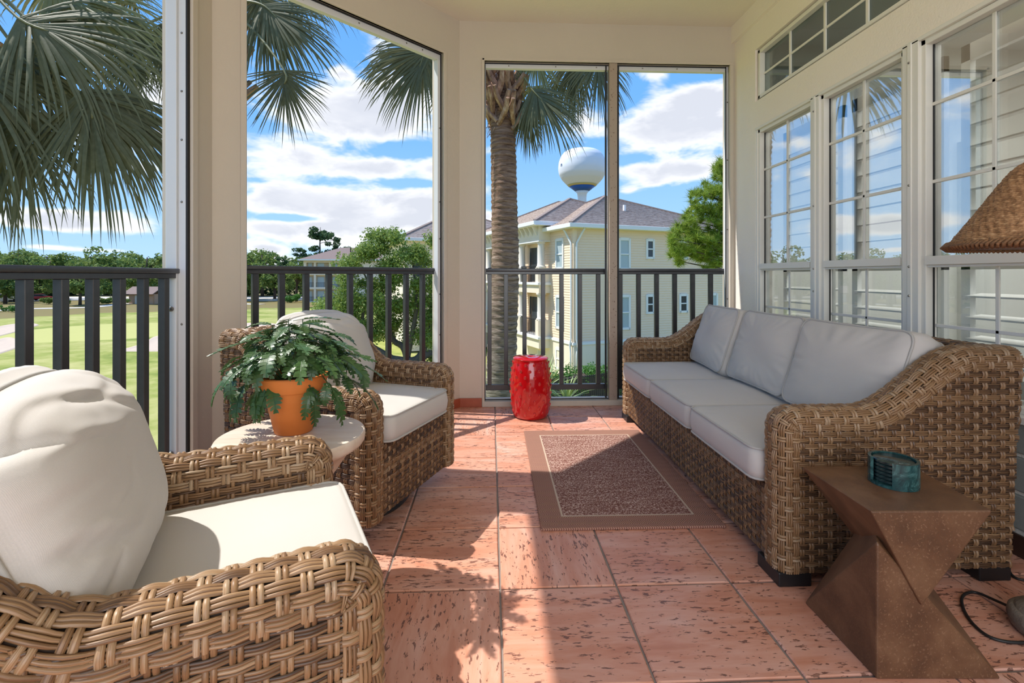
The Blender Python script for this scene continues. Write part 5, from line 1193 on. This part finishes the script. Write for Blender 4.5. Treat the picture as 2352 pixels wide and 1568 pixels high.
M_yuc = mat('yucca_blade', rough=.5, spec=.4, fn=f_leaf((.20,.30,.07), (.34,.42,.15), (.50,.54,.28)))
yucca(1.05, 16.0, 1.9, 'spiky yellow-green plant right of the palm trunk, behind the red stool', 1)
yucca(1.75, 15.6, 1.5, 'spiky yellow-green plant in front of the iron fence', 2)
yucca(-.75, 17.0, 1.7, 'spiky yellow-green plant left of the palm trunk', 3)
fz0 = W(2.1, 19.2); fz1 = W(6.5, 22.0); fz0.z = fz1.z = 0
v_ = fz1-fz0; fo = empty('iron_fence', (fz0.x, fz0.y, ground_z(fz0.x, fz0.y)), math.atan2(v_.y, v_.x), 'dark iron picket fence in front of the hedge', 'fence'); FL = v_.length; fh = 1.32
for z in (.2, fh-.06): MB().box((0,-.02,z-.025),(FL,.02,z+.025)).build('fence_rail', M_gasket, fo)
pk = MB().box((-.014,-.014,0),(.014,.014,fh)).mesh('picket', M_gasket); k = 0.0
while k < FL: link('picket', pk, fo, (k,0,0)); k += .115

# ---- palms
M_palm = mat('palm_leaf', rough=.55, spec=.22, fn=f_leaf((.06,.068,.024), (.12,.125,.055), (.30,.29,.16), .25))
M_palmy = mat('palm_leaf_yellow', rough=.5, spec=.4, fn=f_leaf((.20,.21,.07), (.28,.28,.10), (.36,.34,.16), .3))
M_petiole = mat('palm_petiole', (.22,.21,.09), .5)
def f_trunk(t, b):
    p = OBJ(t); a = t.noise(t.mapping(p, scale=(5,5,34)), 1.0, 5, .65, .5); n2 = t.noise(p, 9, 4, .6)
    zz = t.n('ShaderNodeSeparateXYZ', i_0=p).outputs[2]
    up = t.n('ShaderNodeMapRange'); t.put(up.inputs[0], zz); up.inputs[1].default_value = 4.2; up.inputs[2].default_value = 7.2
    warm = t.ramp(a, [(.3,(.10,.05,.03)),(.5,(.29,.17,.105)),(.72,(.47,.315,.22))]); grey = t.ramp(a, [(.3,(.075,.062,.05)),(.5,(.26,.22,.175)),(.72,(.44,.39,.33))])
    c = t.mix(up.outputs[0], grey, warm); mo = t.n('ShaderNodeMapRange'); t.put(mo.inputs[0], zz); mo.inputs[1].default_value = 4.3; mo.inputs[2].default_value = 3.2
    c = t.mix(t.m('MULTIPLY', mo.outputs[0], t.m('MULTIPLY', n2, .9)), c, (.12,.15,.03)); t.put(b.inputs['Base Color'], c); bump(t, b, a, .9, .03)
M_trunk = mat('palm_trunk', rough=.9, spec=.2, fn=f_trunk)
M_boot = mat('palm_boot', rough=.85, fn=lambda t, b: (t.put(b.inputs['Base Color'], t.ramp(t.noise(t.mapping(OBJ(t), scale=(9,9,3)), 1.5, 5, .65), [(.3,(.12,.06,.035)),(.5,(.36,.20,.115)),(.7,(.60,.42,.29))])), bump(t, b, t.noise(OBJ(t), 20, 4), .5, .01)))
def frond(parent, org, crown, hub, tip, R_, seed, m=None, droop=1.0, spread=2.6, nseg=58, face=None, wid=.0120):
    """costapalmate fan: petiole from the crown to the hub, segments fanned about the tip direction"""
    rg = np.random.default_rng(seed); crown, hub = Vector(crown), Vector(hub); dh = Vector(tip).normalized()
    if face is None:
        s = dh.cross(Vector((0,0,1))); s = s if s.length > .2 else Vector((1,0,0))
        # tilt the blade a little so it is seen partly from its face
        s = s.normalized()
    else: s = (Vector(face)-dh*Vector(face).dot(dh)).normalized()
    dh, s = np.array(dh), np.array(s); nrm = np.cross(s, dh); H = np.array(hub-org)
    V = []; n_st = 8; costa = R_*.28
    sd_k = np.linspace(0, 1, n_st)
    for j in range(nseg):
        f = (j+.5)/nseg*2-1; phi = f*spread*.5*1.08; L = R_*(1.0-.30*abs(f)**1.5)*rg.uniform(.88, 1.06)
        b0 = H+dh*costa*(1-abs(f)**.8)*.9; d0 = math.cos(phi)*dh+math.sin(phi)*s + nrm*(.10*rg.normal()+.16*abs(f)); d0 /= np.linalg.norm(d0)
        p = b0.copy(); d = d0.copy(); w0 = wid*R_*rg.uniform(.85, 1.15); fold = .35
        limp = droop*rg.uniform(.55, 1.5)
        for k in range(n_st):
            u = sd_k[k]
            wk = w0*(.55+.65*u/.35) if u < .35 else w0*1.2*(1-(u-.35)/.65)**.75
            sidev = np.cross(d, nrm); nn = np.linalg.norm(sidev); sidev = sidev/nn if nn > 1e-3 else s
            up = np.cross(sidev, d)
            V += [p-sidev*wk+up*wk*fold, p, p+sidev*wk+up*wk*fold]
            st = L/(n_st-1)*(.85 if u < .5 else 1.15); p = p+d*st; d = d+np.array([0,0,-1.0])*limp*(.05+.66*u**1.8)+rg.normal(size=3)*.02; d /= np.linalg.norm(d)
    q = []; 
    for j in range(nseg):
        b = j*n_st*3
        for k in range(n_st-1):
            a = b+3*k; q += [(a,a+1,a+4,a+3), (a+1,a+2,a+5,a+4)]
    fr = link('frond', raw('frond', np.array(V), np.array(q), m or M_palm, True), parent)
    c0 = crown-org; h0 = hub-org; mid = c0.lerp(h0, .5)+Vector((0,0,.12*(h0-c0).length))
    MB().tube(spline([c0, mid, h0, h0+Vector(dh)*costa*.8], 4), list(np.linspace(.022, .006, 13)), 6).build('petiole', M_petiole, fr, smooth=True); return fr
def palm_trunk(parent, path, rads):
    pts = spline(path, 14); n = len(pts); rr = np.interp(np.linspace(0, 1, n), np.linspace(0, 1, len(rads)), rads); fine_p, fine_r = [], []
    for i in range(n-1):
        for k in range(4):
            t_ = k/4; fine_p.append(pts[i].lerp(pts[i+1], t_)); fine_r.append(rr[i]*(1+(.035, .0, -.02, .012)[k]+random.uniform(-.012, .012)))
    me = MB().tube(fine_p, fine_r, 28).mesh('trunk', M_trunk, smooth=True)
    for v in me.vertices: 
        k = mnoise.noise(v.co*7.0)*.010; v.co.x += k; v.co.y += mnoise.noise(v.co*6.0+Vector((9,9,9)))*.010
    return link('trunk', me, parent)
def boots(parent, base, n, r0, z0, z1, seed, size=1.0):
    rg = random.Random(seed)
    for k in range(n):
        f = k/n; a = k*2.4+rg.uniform(-.3, .3); z = z0+(z1-z0)*f; L = size*rg.uniform(.20, .34); r_ = r0*(1+.35*f); e = rg.uniform(.75, 1.2)
        d0 = Vector((math.cos(a)*math.cos(e), math.sin(a)*math.cos(e), math.sin(e))); s = Vector((-math.sin(a), math.cos(a), 0)); p0 = Vector((r_*math.cos(a)*.85, r_*math.sin(a)*.85, z)); mb = MB()
        for side in (-1, 1):
            # the split foot and the single stub of an old leaf base
            q = [p0+s*side*.085*size, p0+s*side*.05*size+d0*L*.4, p0+d0*L*.65+s*side*.028*size, p0+d0*L+s*side*.03*size]
            mb.tube(q, [.022*size,.030*size,.032*size,.022*size], 5)
        mb.build('leaf_base', M_boot, parent)
    fb = MB()
    for k in range(160):
        a = rg.uniform(0, 6.28); z = rg.uniform(z0-.05, z1); r_ = r0*1.25; p = Vector((r_*math.cos(a), r_*math.sin(a), z)); fb.tube([p, p+Vector((math.cos(a)*.05+rg.uniform(-.08,.08), math.sin(a)*.05+rg.uniform(-.08,.08), -rg.uniform(.02,.16)))], [.006,.002], 3)
    o = fb.build('leaf_fibres', M_boot, parent); o['kind'] = 'stuff'
def palm(name_label, org, crown, trunk_path, rads, fr_list, seed, gen, boot_n=26, boot_z=(.0,.5), rad_gen=1.0):
    r_ = empty('palm_tree', org, 0, name_label, 'palm'); org = Vector(org)
    palm_trunk(r_, [Vector(p)-org for p in trunk_path], rads)
    br_ = empty('crown_base', (0,0,0)); br_.parent = r_; br_.location = Vector(crown)-org
    boots(br_, None, boot_n, rads[-1], boot_z[0]-1.0, boot_z[1]-.45, seed, rads[-1]/.15*1.2)
    cr = Vector(crown)
    for i, (h, tdir, R_, dr, spn, face, m) in enumerate(fr_list): frond(r_, org, cr+Vector((0,0,.05)), h, tdir, R_, seed*50+i, m, dr, spn, 58, face)
    rg = random.Random(seed)
    for i, (a, e) in enumerate(gen):
        d0 = Vector((math.cos(a)*math.cos(e), math.sin(a)*math.cos(e), math.sin(e))); L = rg.uniform(.75, 1.05)*rad_gen; hub = cr+d0*L+Vector((0,0,-.12*L)); td = (d0+Vector((0,0,-.55))).normalized()
        frond(r_, org, cr+Vector((0,0,.1)), hub, td, rg.uniform(.75, .95)*rad_gen, seed*90+i, None, 1.0, 2.7, 40)
    return r_
rx = Vector((CY, -SY, 0))                                   # to the right as the viewer sees it
def iv(ix, iy, dd=0.0): return Vector((CY*ix+SY*dd, -SY*ix+CY*dd, -iy))   # right, down, away
# palm behind the far opening
dA = 7.3; cA_ = AT(1158, 150, dA); oA = AT(1152, 900, dA); oA.z = GZ
palm('tall palm with ringed trunk standing just outside the far opening', (oA.x, oA.y, GZ), cA_,
     [Vector((oA.x+.03, oA.y, GZ-.2)), AT(1151, 900, dA), AT(1160, 640, dA), AT(1158, 450, dA), AT(1155, 280, dA), AT(1157, 190, dA)], [.23,.225,.205,.192,.184,.17],
     [(AT(985,118,6.9), iv(-.45,.85,-.1), 1.18, .75, 2.9, iv(1,.5,.2), None),
      (AT(1000,112,6.9), iv(-.9,.35,-.2), 1.14, .9, 1.6, iv(.3,1,.2), None),
      (AT(1222,205,6.9), iv(.62,.75,-.2), 1.05, .9, 2.2, iv(1,-.6,.2), None),
      (AT(1205,230,7.2), iv(.15,1,.1), .8, .8, 1.5, iv(1,0,.2), None),
      (AT(1370,120,7.0), iv(.12,1,-.1), 1.0, .6, 2.6, iv(1,0,.3), None),
      (AT(1325,110,7.3), iv(-.1,1,.1), 1.1, .7, 1.7, iv(1,0,.3), None),
      (AT(1225,115,7.0), iv(.3,1,0), .7, .8, 2.0, iv(1,.1,.2), M_palmy),
      (AT(1100,180,7.9), iv(-.3,1,.3), .9, .8, 2.2, iv(1,.1,.2), None)],
     1, [(k*1.05, .55+.25*(k % 3)) for k in range(6)]+[(1.57+.5*k, .1) for k in range(-2, 3)], 44, (.0,.62), 1.0)
# the palm whose trunk stands behind the left pillar
dB = 5.4; cB_ = AT(497, 40, dB); oB = AT(490, 900, dB)
palm('palm hidden behind the left pillar with fans on both sides of it', (oB.x, oB.y, GZ), cB_,
     [Vector((oB.x, oB.y, GZ-.2)), AT(490, 800, dB), AT(494, 500, dB), AT(497, 250, dB), AT(497, 80, dB)], [.2,.19,.17,.16,.15],
     [(AT(600,10,5.2), iv(.75,.65,-.1), 1.0, .7, 2.2, iv(.6,-.8,.3), None),
      (AT(590,-10,5.3), iv(.35,.95,.1), .95, .9, 2.2, iv(1,-.3,.2), None),
      (AT(652,160,5.0), iv(.05,1,-.05), .68, .25, 2.9, iv(1,0,.1), None),
      (AT(640,-40,5.4), iv(1,.15,.1), .72, .7, 2.0, iv(.2,-1,.5), M_palmy),
      (AT(330,60,5.2), iv(-.5,.85,0), .85, .8, 2.6, iv(1,.5,.2), None),
      (AT(300,150,5.0), iv(.1,1,0), .45, .3, 2.8, iv(1,0,.1), None),
      (AT(380,50,5.5), iv(.1,1,.1), .85, .7, 2.4, iv(1,0,.2), None),
      (AT(240,20,5.3), iv(-.3,.8,.2), .9, .9, 2.6, iv(1,.2,.2), M_palmy)],
     2, [(k*1.05+.3, .6+.2*(k % 3)) for k in range(6)]+[(3.4, .2), (2.6, .15)], 22, (.0,.55), .9)
# the nearest palm, left of the porch
dC = 3.9; cC_ = AT(-150, -60, dC); oC = AT(-170, 900, dC)
palm('nearest palm, only its big drooping fans show at the left edge', (oC.x, oC.y, GZ), cC_,
     [Vector((oC.x, oC.y, GZ-.2)), AT(-170, 900, dC), AT(-165, 500, dC), AT(-155, 200, dC), AT(-150, 0, dC)], [.2,.19,.17,.16,.15],
     [(AT(190,205,3.7), iv(.35,.95,-.05), 1.08, .75, 2.3, iv(1,-.35,.2), None),
      (AT(205,215,3.8), iv(.75,.6,.1), .98, .95, 1.5, iv(.6,-1,.2), None),
      (AT(60,250,3.7), iv(-.1,1,0), .95, .7, 2.5, iv(1,.1,.2), None),
      (AT(-40,260,3.9), iv(.1,1,.1), .95, .7, 2.4, iv(1,.1,.2), None),
      (AT(40,40,3.7), iv(.92,.40,0), 1.15, .85, 2.4, iv(.4,-1,.5), None),
      (AT(20,90,3.9), iv(.6,.8,.1), 1.05, .9, 2.2, iv(1,-.6,.3), None),
      (AT(-60,130,3.6), iv(.3,1,-.1), 1.1, .8, 2.6, iv(1,-.2,.3), None),
      (AT(110,-30,3.9), iv(.9,.5,.1), 1.05, .9, 2.4, iv(.4,-1,.4), M_palmy)],
     3, [(.3, .5), (1.4, .5), (2.4, .5), (3.6, .5), (4.6, .5), (5.5, .5)], 14, (.0,.5), 1.0)

for o in bpy.data.objects:
    k = o.name.split('.')[0]; lab = {'pot': 'plain orange terracotta flowerpot', 'swivel_base': 'round black swivel base', 'lamp_shade': 'wide conical shade woven from brown rope', 'lamp_foot': 'round carved grey-brown foot', 'blue_ring': 'deep blue painted band', 'yellow_ring': 'thin yellow painted band', 'cord': 'black electric cord'}.get(k)
    if lab and o.parent: o['label'] = lab
